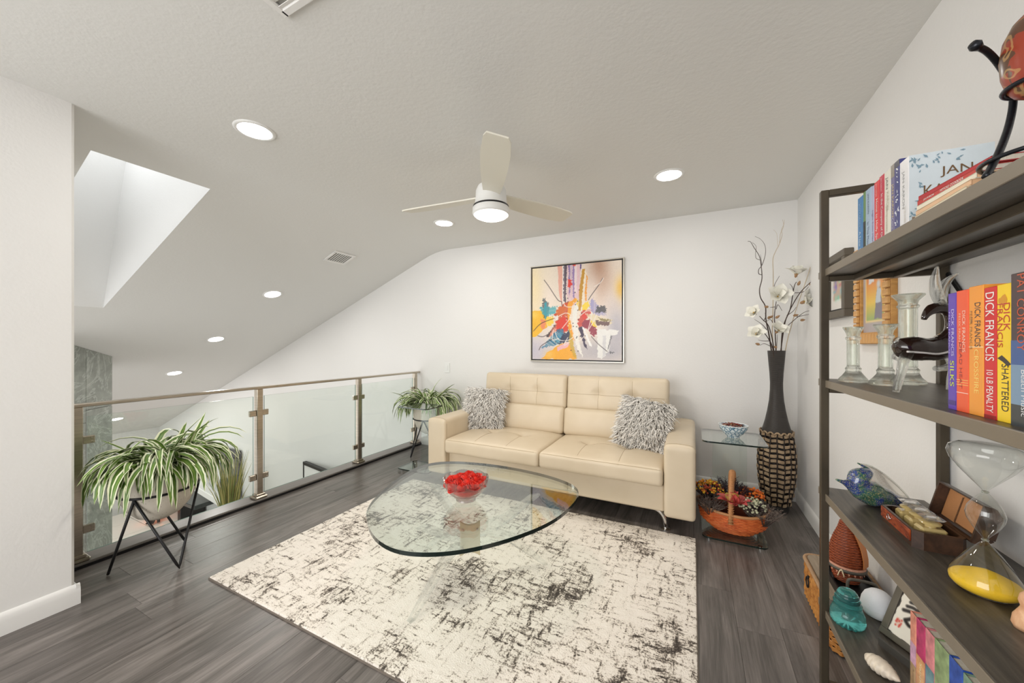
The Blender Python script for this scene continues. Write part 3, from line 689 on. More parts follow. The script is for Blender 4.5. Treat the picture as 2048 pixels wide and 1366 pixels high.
q = MB(); q.prism(cp, -0.008, 0.008, M=Matrix.Translation((0.02, -0.07, 0.26)) @ Matrix.Rotation(YAW+0.1, 4, 'Z') @ Matrix.Rotation(PI/2, 4, 'X')); q.build('reflection_plate', mat('reflected_sofa_cream', srgb(196, 184, 152), 0.25), ct, 0)  # opaque cream plate stands in for the sofa's reflection inside the acrylic base
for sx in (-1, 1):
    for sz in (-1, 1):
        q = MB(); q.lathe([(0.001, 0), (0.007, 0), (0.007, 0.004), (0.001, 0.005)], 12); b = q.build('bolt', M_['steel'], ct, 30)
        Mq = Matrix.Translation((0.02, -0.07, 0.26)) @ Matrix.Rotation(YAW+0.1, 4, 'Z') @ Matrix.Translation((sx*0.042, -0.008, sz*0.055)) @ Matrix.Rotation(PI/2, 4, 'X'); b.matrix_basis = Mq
# ------------------------------------------------------------------ crystal bowl and red roses
BX, BY, BZ = -1.205, 1.815, 0.4805
cb = thing('crystal_bowl', 'cut crystal bowl with a scalloped rim on the glass coffee table', 'bowl', (BX, BY, BZ))
outer = [(0.001, 0.004), (0.05, 0.0), (0.058, 0.004), (0.055, 0.012), (0.075, 0.030), (0.10, 0.054), (0.120, 0.082), (0.130, 0.108), (0.134, 0.128)]
inner = [(0.131, 0.128), (0.124, 0.108), (0.113, 0.083), (0.092, 0.056), (0.066, 0.034), (0.03, 0.022), (0.001, 0.02)]
def cut(r, z, a, i):
    t = max(0, min(1, (z-0.02)/0.10)); sc = 0.010*abs(math.cos(a*4)) if z > 0.12 else 0
    tooth = 0.0018*math.cos(a*56) if z > 0.12 else 0
    facet = 0.0035*(abs(math.sin(a*8+z*55))+abs(math.sin(a*8-z*55))-1)*(1 if i < 8 else 0)*t
    return r+facet, z+sc+tooth+(0.004*abs(math.cos(a*4)) if 0.10 < z < 0.12 else 0)
q = MB(); q.lathe(outer+inner, 112, mod=cut); q.build('cut_glass', M_['crystal'], cb, 25)
red = mat('red_silk', srgb(232, 50, 26), 0.7, var=0.12, vscale=12, sheen=0.3)
def rose_mesh(seed):
    r = random.Random(seed); q = MB()
    for lay, (n, rad, hgt, op) in enumerate(((3, 0.010, 0.030, 0.05), (4, 0.018, 0.029, 0.25), (5, 0.027, 0.024, 0.6), (5, 0.034, 0.016, 0.95))):
        a0 = r.uniform(0, 6)
        for k in range(n):
            a = a0+2*PI*k/n; wdt = 1.35*2*PI/n/2; vs = []; NU, NV = 6, 4
            for j in range(NV+1):
                tv = j/NV
                for i in range(NU+1):
                    tu = -1+2*i/NU; aa = a+tu*wdt*(0.55+0.45*math.sin(tv*PI*0.55)); rr = 0.004+(rad-0.004)*(tv**0.7)+0.005*op*tv**3-0.002*abs(tu)*tv
                    zz = -0.014+(hgt+0.014)*(tv**(1.0+op*0.6))-0.007*op*tv**4*1.3-0.005*tu*tu*tv+r.uniform(-.0008, .0008)
                    vs.append((rr*math.cos(aa), rr*math.sin(aa), zz))
            fs = [(j*(NU+1)+i, j*(NU+1)+i+1, (j+1)*(NU+1)+i+1, (j+1)*(NU+1)+i) for j in range(NV) for i in range(NU)]
            q.add(vs, fs)
    q.lathe([(0.001, -0.016), (0.012, -0.012), (0.016, -0.002), (0.010, 0.012), (0.001, 0.018)], 10)
    return q
rms = []
rr_ = random.Random(11)
spots = [(0, 0, 0.121)]+[(0.058*math.cos(a), 0.058*math.sin(a), 0.108+0.006*(i % 2)) for i, a in enumerate(np.linspace(0.3, 0.3+2*PI, 7)[:-1])]+[(0.096*math.cos(a), 0.096*math.sin(a), 0.098+0.004*(i % 3)) for i, a in enumerate(np.linspace(0.7, 0.7+2*PI, 11)[:-1])]
rose_names = ['in the middle of the heap']
for i, (x, y, z) in enumerate(spots):
    if i < 4: o = rose_mesh(i).build('silk_rose', red, None, 180); rms.append(o.data)
    else: o = link('silk_rose', rms[i % 4])
    o.location = (BX+x, BY+y, BZ+z); o.rotation_euler = (rr_.uniform(-.4, .4)-y*5, rr_.uniform(-.4, .4)+x*5, rr_.uniform(0, 6)); s = rr_.uniform(0.95, 1.12); o.scale = (s, s, s)
    
    if i == 0: lb = 'red silk rose at the very middle of the heap in the crystal bowl'
    else:
        ca = math.atan2(y, x)-YAW; hr_ = int(round((3-ca*6/PI) % 12)) % 12; hn = ['twelve', 'one', 'two', 'three', 'four', 'five', 'six', 'seven', 'eight', 'nine', 'ten', 'eleven'][hr_]
        lb = ('red silk rose of the inner circle in the crystal bowl, at %s o\'clock' if i < 7 else 'red silk rose along the rim of the crystal bowl, at %s o\'clock') % hn
    tag(o, lb, 'flower', 'red silk roses in the crystal bowl')
q = MB(); q.lathe([(0.001, 0.024), (0.06, 0.036), (0.098, 0.066), (0.108, 0.086), (0.06, 0.098), (0.001, 0.104)], 24); o = q.build('rose_petals', red, None, 40, (BX, BY, BZ)); tag(o, 'bed of loose red silk petals filling the crystal bowl under the roses', 'petals'); o['kind'] = 'stuff'
# ------------------------------------------------------------------ bent glass side tables
def c_table(label, x0, y0, wdt, dep, ht, neck):
    t = thing('glass_side_table', label, 'side table', (x0+wdt/2, y0+dep/2, 0)); th = 0.011
    for nme, z in (('glass_top', ht-th), ('glass_base', 0.022)):
        q = MB(); q.prism(rounded_poly(-wdt/2, -dep/2, wdt/2, dep/2, 0.045), z, z+th, 0, 1); q.build(nme, [M_['tableglass'], M_['edge']], t, 0)
    q = MB(); q.box((0, dep/2-0.012, ht/2+0.005), (neck, th, ht-0.056), 0); q.mi[0] = q.mi[1] = 1; q.mi[2] = 1; q.mi[3] = 1; q.mi = [0, 0, 0, 0, 0, 0]
    q.build('glass_upright', [M_['clear']], t, 0)
    fm_ = None
    for sx in (-1, 1):
        for sy in (-1, 1):
            if fm_ is None: q = MB(); q.lathe([(0.001, 0), (0.016, 0), (0.018, 0.012), (0.014, 0.0215), (0.001, 0.0215)], 16); fm_ = q.build('foot', M_['chrome'], t, 40, (sx*(wdt/2-0.045), sy*(dep/2-0.045), 0)).data
            else: link('foot', fm_, t, (sx*(wdt/2-0.045), sy*(dep/2-0.045), 0))
c_table('bent clear glass side table holding the blue bowl, between the sofa and the wicker vase', 0.062, 2.945, 0.40, 0.43, 0.715, 0.235)
c_table('bent clear glass side table by the sofa\'s left arm, before the small plant', -2.955, 3.06, 0.42, 0.31, 0.715, 0.22)
# ------------------------------------------------------------------ blue bowl with potpourri
def blue():
    m, nt, b = nm('blue_white_glaze'); v = coords(nt); vo = node(nt, 'ShaderNodeTexVoronoi', {'Vector': v, 'Scale': 42}, feature='DISTANCE_TO_EDGE').outputs[0]; n = noise_tex(nt, v, 60, 4, 0.6, 2.0)
    s = node(nt, 'ShaderNodeMath', {0: n, 1: 0.35, 2: vo}, operation='MULTIPLY_ADD').outputs[0]
    nt.links.new(ramp(nt, s, [(0.15, srgb(70, 105, 130)), (0.24, srgb(110, 145, 165)), (0.32, srgb(215, 225, 228))]), b.inputs['Base Color']); b.inputs['Roughness'].default_value = 0.15; return m
bb = thing('porcelain_bowl', 'blue and white patterned bowl on the glass side table by the vase', 'bowl', (0.272, 3.16, 0.7155))
q = MB(); q.lathe([(0.001, 0.002), (0.045, 0.0), (0.048, 0.008), (0.075, 0.03), (0.10, 0.06), (0.108, 0.084), (0.110, 0.09)], 48, sx=.87, sy=.87); q.build('glazed_body', blue(), bb, 50)
q = MB(); q.lathe([(0.110, 0.088), (0.112, 0.093), (0.106, 0.093), (0.095, 0.06), (0.06, 0.03), (0.001, 0.02)], 48, mod=lambda r, z, a, i: (r+(0.002*math.cos(a*30) if z > 0.09 else 0), z), sx=.87, sy=.87, cap=False); q.build('white_rim', mat('white_glaze', srgb(222, 226, 226), 0.15), bb, 50)
q = MB(); r = random.Random(4); cols = []
for k in range(190):
    a, d = r.uniform(0, 2*PI), 0.077*math.sqrt(r.random()); c = Vector((d*math.cos(a), d*math.sin(a), 0.079+0.014*(1-(d/0.09)**2)+r.uniform(-.004, .006))); n0 = len(q.v)
    q.box(c, (r.uniform(.008, .018), r.uniform(.006, .012), 0.004), M=Matrix.Rotation(r.uniform(0, 6), 4, 'Z') @ Matrix.Rotation(r.uniform(-.8, .8), 4, 'X')); g = r.choice(((90, 30, 28), (120, 45, 40), (60, 35, 28), (150, 110, 80))); cols += [srgb(*g)]*8
n0 = len(q.v); q.lathe([(0.073, 0.062), (0.05, 0.07), (0.001, 0.075)], 20, cap=False); cols += [srgb(60, 32, 26)]*(len(q.v)-n0)
q.c = cols; o = q.build('potpourri', paint_mat('dried_petals', 0.85), None, 0, (0.272, 3.16, 0.7155), kind='stuff'); tag(o, 'dark red dried potpourri filling the blue and white bowl', 'potpourri')
# ------------------------------------------------------------------ flower basket
FX, FY, FZ0 = 0.262, 3.13, 0.0345
fb = thing('wicker_basket', 'orange boat-shaped wicker basket of flowers with a tall handle on the glass base', 'basket', (FX, FY, FZ0), -0.14)
owick = nm('orange_wicker'); m, nt, b = owick; v = coords(nt); n = noise_tex(nt, v, 30, 3); nt.links.new(ramp(nt, n, [(0.3, srgb(196, 88, 38)), (0.7, srgb(232, 126, 64))]), b.inputs['Base Color']); b.inputs['Roughness'].default_value = 0.5; owick = m
q = MB(); R_ = lambda z: 0.13+0.10*math.sin(min(1, z/0.15)*PI/2)**0.8
q.lathe([(0.001, 0.004), (0.118, 0.004), (0.20, 0.06), (0.222, 0.145), (0.21, 0.145), (0.18, 0.06), (0.001, 0.02)], 40, sy=0.60); q.build('liner', mat('basket_liner', srgb(120, 52, 24), 0.8), fb, 40)
q = MB()
for row in range(15):
    z = 0.006+row*0.0098; rad = float(np.interp(z, [0.004, 0.06, 0.15], [0.124, 0.206, 0.228])); pts = []
    for k in range(88): a = 2*PI*k/88; w_ = 0.0035*math.cos(22*a+PI*row); pts.append(((rad+w_)*math.cos(a), (rad+w_)*math.sin(a)*0.60, z+0.03*abs(math.cos(a))**3*(z/0.15)))
    q.tube(pts, 0.0052, 5, closed=True)
q.build('weave', owick, fb, 180)
q = MB(); pts = [(0.229*math.cos(2*PI*k/64), 0.229*0.60*math.sin(2*PI*k/64), 0.158+0.03*abs(math.cos(2*PI*k/64))**3) for k in range(64)]; q.tube(pts, 0.0105, 8, closed=True); q.build('rim', mat('straw_wrap', srgb(196, 140, 92), 0.6, bumps=0.6, bscale=120), fb, 180)
q = MB(); hp = [(0, -0.137+0.0, 0.10)]+[(0, -0.137*math.cos(t), 0.16+0.265*math.sin(t)**0.75) for t in np.linspace(0.02, PI-0.02, 20)]+[(0, 0.137, 0.10)]
q.tube(hp, 0.0125, 8, flat=1.4)
for i in range(150):
    t = i/149; L_ = len(hp)-1; f = t*L_; k = min(int(f), L_-1); p = Vector(hp[k]).lerp(Vector(hp[k+1]), f-k); d = (Vector(hp[k+1])-Vector(hp[k])).normalized(); u = Vector((1, 0, 0)); v_ = d.cross(u)
    if i % 2 == 0: q.tube([p+u*0.019*math.cos(a)+v_*0.0145*math.sin(a)+d*0.002*math.cos(a) for a in np.linspace(0, 2*PI, 13)[:-1]], 0.0026, 4, closed=True)
q.build('handle', bpy.data.materials['straw_wrap'], fb, 180)
def scatter_thing(name, label, cat, loc, builder, mats, seed):
    t = thing(name, label, cat, loc); builder(t, random.Random(seed), mats); return t
def twig_bunch(t, r, mats, n=34, R=0.10, H=0.12, lean=(0, 0)):
    q = MB()
    for k in range(n):
        a = r.uniform(0, 2*PI); d = R*math.sqrt(r.random()); tip = Vector((d*math.cos(a)+lean[0], d*math.sin(a)*0.8+lean[1], H*r.uniform(.6, 1.0)*(1-0.4*(d/R)**2))); base = Vector((tip.x*0.15, tip.y*0.15, -0.05))
        mid = base.lerp(tip, 0.6)+Vector((r.uniform(-.012, .012), r.uniform(-.012, .012), 0.01)); q.tube([base, mid, tip], [0.0022, 0.0018, 0.001], 4)
        for j in range(4):
            b0 = base.lerp(tip, r.uniform(.45, .95)); q.tube([b0, b0+Vector((r.uniform(-.03, .03), r.uniform(-.03, .03), r.uniform(.0, .03)))], [0.0016, 0.0009], 4)
    q.build('twigs', mats[0], t, 180, kind='stuff')
def berry_bunch(t, r, mats, n=70, R=0.075, H=0.07):
    qs = [MB() for _ in mats]; st = MB()
    for k in range(n):
        a = r.uniform(0, 2*PI); d = R*math.sqrt(r.random()); p = Vector((d*math.cos(a), d*math.sin(a)*0.8, H*(1-0.6*(d/R)**2)+r.uniform(-.02, .015))); rr = r.uniform(.006, .010)
        qs[k % len(qs)].lathe([(0.0006, -rr), (rr*.8, -rr*.5), (rr, 0.1*rr), (rr*.7, rr*.7), (0.0006, rr*0.9)], 7, p); st.tube([(p.x*.2, p.y*.2, -0.05), p], 0.0013, 4)
    for i, q in enumerate(qs): q.build('blossoms', mats[i], t, 180, kind='stuff')
    st.build('stems', bpy.data.materials.get('dark_twig') or mat('dark_twig', srgb(66, 52, 46), 0.8), t, 180, kind='stuff')
twg = mat('grey_twig', srgb(112, 98, 90), 0.8, var=0.25, vscale=30); dtw = mat('purple_brown_twig', srgb(58, 46, 54), 0.8, var=0.3, vscale=30)
scatter_thing('yellow_flower_bunch', 'bunch of small yellow and orange blossoms at the sofa side of the flower basket', 'flowers', (0.105, 3.17, 0.275), lambda t, r, m: berry_bunch(t, r, m, 190, 0.118, 0.075), [mat('yellow_blossom', srgb(226, 182, 52), 0.7), mat('amber_blossom', srgb(214, 132, 36), 0.7), mat('rust_blossom', srgb(160, 62, 30), 0.7)], 1)
scatter_thing('orange_flower_bunch', 'bunch of orange blossoms at the vase side of the flower basket', 'flowers', (0.385, 3.22, 0.255), lambda t, r, m: berry_bunch(t, r, m, 150, 0.095, 0.07), [mat('orange_blossom', srgb(224, 118, 30), 0.7), mat('deep_orange_blossom', srgb(206, 92, 26), 0.7)], 2)
scatter_thing('grey_twig_bunch', 'tangle of grey brown twigs spilling over the sofa side of the basket', 'twigs', (0.115, 3.06, 0.20), lambda t, r, m: twig_bunch(t, r, m, 80, 0.125, 0.095), [twg], 3)
scatter_thing('grey_twig_bunch', 'tangle of grey brown twigs spilling over the vase side of the basket', 'twigs', (0.445, 3.05, 0.19), lambda t, r, m: twig_bunch(t, r, m, 85, 0.135, 0.105), [twg], 4)
scatter_thing('white_green_sprig', 'pale whitish green sprig among dark twigs in the flower basket', 'flowers', (0.375, 3.055, 0.225), lambda t, r, m: (berry_bunch(t, r, m, 110, 0.085, 0.08), twig_bunch(t, r, [dtw], 26, 0.09, 0.11)), [mat('pale_sprig', srgb(190, 190, 160), 0.8)], 5)
scatter_thing('dark_spiky_sprig', 'dark purple brown spiky sprig rising behind the basket handle', 'plant', (0.235, 3.20, 0.275), lambda t, r, m: twig_bunch(t, r, m, 70, 0.11, 0.14), [dtw], 6)
scatter_thing('dark_spiky_sprig', 'dark spiky succulent sprig between the handle and the orange blossoms', 'plant', (0.318, 3.19, 0.27), lambda t, r, m: twig_bunch(t, r, m, 50, 0.09, 0.11), [dtw], 7)
def petal(mb, L_, W_, droop, M, cup=0.2, n=6):
    vs = []; fs = []
    for j in range(n+1):
        t = j/n; wd = W_*math.sin(PI*min(1, 0.06+0.94*t)**0.75)**0.8*(1 if t < 1 else 0.05)
        for i in (-1, -.5, 0, .5, 1): vs.append(M @ Vector((L_*t*math.cos(droop*t*.6), i*wd/2, L_*0.5*math.sin(1.2*t)*(1-droop*t)+cup*i*i*wd*0.6)))
    for j in range(n):
        for i in range(4): a = 5*j+i; fs.append((a, a+1, a+6, a+5))
    mb.add(vs, fs)
rs = thing('red_succulent', 'large coral red artificial succulent rosette in front of the basket handle', 'plant', (0.262, 3.015, 0.25))
rm = [mat('coral_leaf', srgb(190, 72, 72), 0.5, var=0.2, vscale=20), mat('rose_leaf', srgb(206, 96, 88), 0.5), mat('lime_leaf', srgb(196, 170, 80), 0.5)]
for k in range(14):
    lay = 0 if k < 7 else 1; a = 2*PI*k/7+0.4*lay; M = Matrix.Rotation(a, 4, 'Z') @ Matrix.Rotation(-0.15-0.75*lay, 4, 'Y'); q = MB(); petal(q, 0.128-0.028*lay, 0.082, 0.5-0.3*lay, Matrix.Translation((0, 0, 0.01)) @ M, 0.3); q.build('leaf', rm[2] if k in (2, 9, 12) else rm[k % 2], rs, 180)
# ------------------------------------------------------------------ tall wicker vase
VX, VY = 0.640, 3.775
vs_ = thing('floor_vase', 'tall dark bottle-necked floor vase with woven rattan belly in the corner', 'vase', (VX, VY, 0), YAW)
cord = nm('dark_wound_cord'); m, nt, b = cord; tc = nt.nodes.new('ShaderNodeTexCoord'); wv = node(nt, 'ShaderNodeTexWave', {'Vector': tc.outputs['Object'], 'Scale': 55.0, 'Distortion': 1.2, 'Detail': 2.0}, bands_direction='Z'); nt.links.new(ramp(nt, wv.outputs[1], [(0.2, srgb(34, 31, 29)), (0.8, srgb(74, 69, 65))]), b.inputs['Base Color']); b.inputs['Roughness'].default_value = 0.42; bump(nt, b, wv.outputs[1], 0.5, 0.004); cord = m
VS = 0.775
prof_up = [(0.138, 0.665), (0.125, 0.70), (0.105, 0.76), (0.085, 0.84), (0.068, 0.93), (0.060, 1.02), (0.059, 1.08), (0.064, 1.16), (0.074, 1.26), (0.082, 1.345), (0.083, 1.352), (0.076, 1.352), (0.058, 1.20), (0.05, 1.05)]
q = MB(); q.lathe([(r_*VS, z_) for r_, z_ in prof_up], 48, cap=False); q.build('neck', cord, vs_, 60)
def RV(z): return VS*float(np.interp(z, [0.05, 0.08, 0.16, 0.26, 0.36, 0.45, 0.53, 0.60, 0.665], [0.112, 0.122, 0.145, 0.162, 0.170, 0.169, 0.162, 0.151, 0.138]))
q = MB(); q.lathe([(RV(z)-0.016, z) for z in np.linspace(0.05, 0.68, 14)], 40, cap=False); q.build('inner_core', mat('dark_core', (0.012, 0.009, 0.008, 1), 0.8), vs_, 60)
q = MB(); q.lathe([(0.001, 0.0), (0.082, 0.0), (0.086, 0.02), (0.092, 0.05), (0.096, 0.06), (0.001, 0.06)], 40); q.build('base', cord, vs_, 40)
ratt = nm('rattan_strip'); m, nt, b = ratt; v = coords(nt); nt.links.new(ramp(nt, noise_tex(nt, v, 12, 3), [(0.3, srgb(132, 110, 84)), (0.7, srgb(184, 160, 130))]), b.inputs['Base Color']); b.inputs['Roughness'].default_value = 0.45; ratt = m
NS = 16
for k in range(NS):
    a = 2*PI*(k+0.5)/NS; q = MB(); q.tube([(RV(z)*math.cos(a), RV(z)*math.sin(a), z) for z in np.linspace(0.055, 0.66, 12)], 0.007, 5); q.build('stake', bpy.data.materials.get('dark_stake') or mat('dark_stake', srgb(40, 29, 22), 0.7), vs_, 180)
rows = 15
for row in range(rows):
    z0 = 0.072+row*(0.645-0.072)/(rows-1); pts = []
    for k in range(NS*6):
        a = 2*PI*k/(NS*6); c = math.cos(NS/2*a+PI*row); z = z0+0.003*math.sin(NS/2*a); rad = RV(z)+0.0095*c; pts.append((rad*math.cos(a), rad*math.sin(a), z))
    q = MB(); mm = len(pts); vv = []
    for k in range(mm):
        x, y, z = pts[k]; a = math.atan2(y, x); ca, sa = math.cos(a), math.sin(a)
        for dr, dz in ((-0.003, -0.0135), (0.003, -0.0095), (0.0035, 0.0095), (-0.003, 0.0135)): vv.append((x+dr*ca, y+dr*sa, z+dz))
    ff = [(4*k+i, 4*k+(i+1) % 4, 4*((k+1) % mm)+(i+1) % 4, 4*((k+1) % mm)+i) for k in range(mm) for i in range(4)]
    q.add(vv, ff); q.build('weave_strand', ratt, vs_, 40)
for k in range(NS):     # braided top edge
    a = 2*PI*k/NS; q = MB()
    for s in (1,):
        pp = [((RV(0.66)+0.012-0.006*abs(t-0.5))*math.cos(a+0.42*t), (RV(0.66)+0.012)*math.sin(a+0.42*t), 0.648+0.026*math.sin(PI*t)) for t in np.linspace(0, 1, 6)]
        q.tube(pp, 0.0075, 6, flat=0.7)
    q.build('braid', ratt, vs_, 180)
# ------------------------------------------------------------------ branches and magnolias in the floor vase
def BP(cx, cy, dy=0.0):
    k = 1+dy/3.1
    return Vector(((cx-505.6)/1070*k, dy, (1284.5-cy)/1070*k+0.03*(k-1)))
dark_br = mat('dark_willow_bark', srgb(70, 54, 48), 0.7, var=0.3, vscale=30); pale_br = mat('pale_willow_bark', srgb(196, 178, 150), 0.7, var=0.1)
VT = (VX, VY, 1.348)
def stem(name, label, mat_, paths, r0=0.005):
    t = thing(name, label, 'branch', VT, YAW); 
    for i, (pts, ra, rb) in enumerate(paths):
        P_ = smooth_path([BP(*p) for p in pts], 6); q = MB(); q.tube(P_, lerp_list([ra, rb], len(P_)), 6); q.build('stem' if i == 0 else 'twig', mat_, t, 180)
    return t
IN = (500, 1520, 0)
stem('curly_willow_branch', 'tall dark curly willow branch on the sofa side of the floor vase', dark_br, [
    ([(490, 1500, .0), (440, 1150, .0), (410, 1000, 0), (405, 880, 0), (362, 800, 0), (352, 720, 0), (374, 620, 0), (365, 500, 0), (350, 420, 0), (300, 340, 0), (270, 290, 0), (245, 285, 0)], .0055, .0016),
    ([(372, 590, 0), (345, 580, 0), (345, 540, 0), (375, 500, 0), (405, 400, 0), (400, 320, 0), (360, 265, 0), (310, 240, 0)], .003, .001),
    ([(356, 455, 0), (322, 440, 0), (315, 400, 0), (320, 330, 0), (285, 295, 0)], .002, .001), ([(372, 500, 0), (360, 405, 0)], .002, .001)])
stem('curly_willow_branch', 'dark straight willow branch leaning toward the right wall from the floor vase', dark_br, [
    ([(520, 1500, 0), (530, 1100, -.05), (545, 950, -.08), (590, 760, -.15), (650, 650, -.2), (700, 540, -.25), (760, 420, -.3), (800, 260, -.32)], .005, .0012),
    ([(650, 640, -.2), (690, 560, -.22), (716, 525, -.24)], .0025, .001), ([(790, 300, -.3), (768, 265, -.3)], .0015, .0008), ([(752, 430, -.28), (765, 380, -.3), (780, 330, -.3)], .0018, .0008)])
stem('pale_willow_branch', 'tall pale willow twig rising highest from the floor vase', pale_br, [
    ([(520, 1500, .02), (500, 1150, .04), (512, 900, .05), (515, 600, .05), (512, 450, .05), (540, 370, .05), (570, 310, .05), (580, 220, .05), (608, 150, .05), (600, 88, .05)], .004, .001),
    ([(575, 300, .05), (595, 230, .05), (590, 180, .05), (612, 130, .05), (618, 90, .05)], .002, .0008), ([(556, 330, .05), (548, 220, .05), (515, 180, .05)], .0012, .0006)])
stem('pale_willow_branch', 'short pale willow twig near the right wall in the floor vase', pale_br, [
    ([(545, 1500, 0), (575, 1180, -.04), (592, 1060, -.06), (605, 900, -.1), (640, 600, -.18), (660, 490, -.2), (700, 440, -.22), (736, 380, -.24), (722, 325, -.25)], .004, .001)])
petm = nm('magnolia_petal'); m, nt, b = petm; b.inputs['Base Color'].default_value = srgb(240, 238, 228); b.inputs['Roughness'].default_value = 0.6; b.inputs['Subsurface Weight'].default_value = 0.0; petm = m
budm = mat('tan_bud', srgb(168, 132, 96), 0.7, var=0.2, vscale=40); cenm = mat('ochre_centre', srgb(172, 136, 42), 0.7)
def magnolia(label, stem_pts, flowers, buds, seed, twigs=()):
    t = thing('magnolia_stem', label, 'branch', VT, YAW); r = random.Random(seed)
    P_ = smooth_path([BP(*p) for p in stem_pts], 6); q = MB(); q.tube(P_, lerp_list([.005, .0025], len(P_)), 6); q.build('stem', dark_br, t, 180)
    for tw in twigs:
        P_ = smooth_path([BP(*p) for p in tw], 5); q = MB(); q.tube(P_, lerp_list([.003, .0013], len(P_)), 5); q.build('twig', dark_br, t, 180)
    for (cx, cy, dy, ax, sz) in flowers:
        c = BP(cx, cy, dy); D = Vector(ax).normalized(); M0 = D.to_track_quat('Z', 'Y').to_matrix().to_4x4(); M0.translation = c
        fo = link('flower', None, t)
        fo.empty_display_size = 0.02
        for k in range(8):
            lay = 0 if k < 5 else 1; a = 2*PI*k/5+0.5*lay if lay == 0 else 2*PI*k/3; q = MB(); petal(q, (0.082-0.014*lay)*sz, 0.074*sz, 0.35, M0 @ Matrix.Rotation(a+r.uniform(-.1, .1), 4, 'Z') @ Matrix.Rotation(-0.25-0.55*lay+r.uniform(-.12, .12), 4, 'Y'), 0.22, 7); q.build('petal', petm, fo, 180)
        q = MB(); q.lathe([(0.0005, -0.004), (0.010*sz, 0.0), (0.011*sz, 0.010), (0.006*sz, 0.020), (0.0005, 0.023)], 10); o = q.build('flower_centre', cenm, fo, 60); o.matrix_basis = M0
        q = MB(); q.lathe([(0.0005, -0.026*sz), (0.008*sz, -0.018*sz), (0.010*sz, -0.004*sz), (0.014*sz, 0.004)], 10, cap=False); o = q.build('sepal', budm, fo, 60); o.matrix_basis = M0
    for (cx, cy, dy, ax) in buds:
        q = MB(); q.lathe([(0.0005, 0), (0.009, 0.008), (0.011, 0.018), (0.007, 0.032), (0.0005, 0.042)], 10); o = q.build('bud', budm, t, 60)
        M0 = Vector(ax).to_track_quat('Z', 'Y').to_matrix().to_4x4(); M0.translation = BP(cx, cy, dy); o.matrix_basis = M0
    return t
magnolia('magnolia stem with two white blooms low at the sofa side of the floor vase', [(480, 1500, -.02), (440, 1260, -.04), (385, 1170, -.06), (318, 1100, -.08)],
    [(255, 1130, -.09, (-.55, -.6, .55), 1.05), (435, 1100, -.10, (.05, -.75, .6), 1.1)], [(300, 1225, -.07, (-1, 0, .3)), (425, 1250, -.1, (-.6, -.4, .2))], 21, [[(400, 1190, -.06), (330, 1190, -.07), (275, 1180, -.08)], [(430, 1250, -.05), (350, 1215, -.06), (300, 1230, -.07)], [(470, 1380, -.03), (455, 1200, -.07), (440, 1130, -.09)]])
magnolia('magnolia stem with a single white bloom at the far sofa side of the floor vase', [(490, 1500, 0), (470, 1240, -.01), (420, 1060, -.02), (360, 1000, -.03), (320, 965, -.04)],
    [(268, 940, -.05, (-.75, -.4, .35), 0.95)], [(415, 985, -.02, (.5, -.5, .4)), (402, 990, -.04, (-.3, -.6, .4))], 22, [[(395, 1090, -.03), (350, 1040, -.03), (275, 995, -.04)], [(365, 1010, -.03), (380, 960, -.04), (368, 938, -.04)], [(470, 1060, -.02), (440, 1000, -.02), (400, 1010, -.02)]])
magnolia('magnolia stem with a white bloom in the middle of the floor vase', [(500, 1500, -.01), (470, 1100, -.03), (448, 960, -.05), (448, 830, -.07)],
    [(445, 785, -.09, (-.25, -.75, .25), 1.35)], [(385, 880, -.06, (-1, -.2, 0)), (455, 985, -.05, (.4, -.6, .5))], 23, [[(455, 900, -.06), (480, 860, -.05), (525, 915, -.04)], [(440, 720, -.07), (440, 680, -.06), (510, 600, -.03)], [(450, 880, -.06), (400, 885, -.06)]])
magnolia('magnolia stem with a large white bloom toward the right wall of the floor vase', [(530, 1500, -.02), (520, 1100, -.05), (550, 900, -.1), (560, 700, -.13), (575, 650, -.14)],
    [(622, 830, -.17, (.35, -.8, .25), 1.4), (572, 580, -.14, (.0, -.3, .9), 1.15)], [(595, 685, -.13, (.2, -.3, .9)), (655, 680, -.18, (.5, -.4, .6)), (575, 960, -.1, (1, -.3, .2)), (625, 1000, -.12, (1, 0, .1))], 24, [[(540, 1070, -.06), (600, 980, -.11), (640, 925, -.15), (670, 912, -.17)], [(600, 970, -.11), (640, 955, -.14), (670, 945, -.16)], [(560, 760, -.13), (545, 700, -.13), (530, 668, -.12)], [(565, 750, -.13), (620, 740, -.16), (650, 690, -.18)], [(535, 960, -.08), (575, 920, -.1), (588, 880, -.12)]])
# ------------------------------------------------------------------ spider plants
def leafmat():
    m, nt, b = nm('variegated_leaf'); uv = node(nt, 'ShaderNodeUVMap', uv_map='uv'); sx = node(nt, 'ShaderNodeSeparateXYZ', {0: uv.outputs[0]})
    d = node(nt, 'ShaderNodeMath', {0: sx.outputs[0], 1: 0.5}, operation='SUBTRACT'); ab = node(nt, 'ShaderNodeMath', {0: d.outputs[0]}, operation='ABSOLUTE')
    oi = nt.nodes.new('ShaderNodeObjectInfo'); st = noise_tex(nt, node(nt, 'ShaderNodeMapping', {'Vector': uv.outputs[0], 'Scale': (18, 0.8, 1)}).outputs[0], 1.0, 2)
    s = node(nt, 'ShaderNodeMath', {0: st, 1: 0.10, 2: ab.outputs[0]}, operation='MULTIPLY_ADD'); s2 = node(nt, 'ShaderNodeMath', {0: oi.outputs['Random'], 1: 0.09, 2: s.outputs[0]}, operation='MULTIPLY_ADD').outputs[0]
    c = ramp(nt, s2, [(0.0, srgb(136, 160, 74)), (0.18, srgb(106, 138, 54)), (0.33, srgb(74, 108, 42)), (0.385, srgb(84, 116, 50)), (0.42, srgb(226, 230, 192)), (0.60, srgb(236, 238, 208))])
    nt.links.new(c, b.inputs['Base Color']); b.inputs['Roughness'].default_value = 0.34; return m
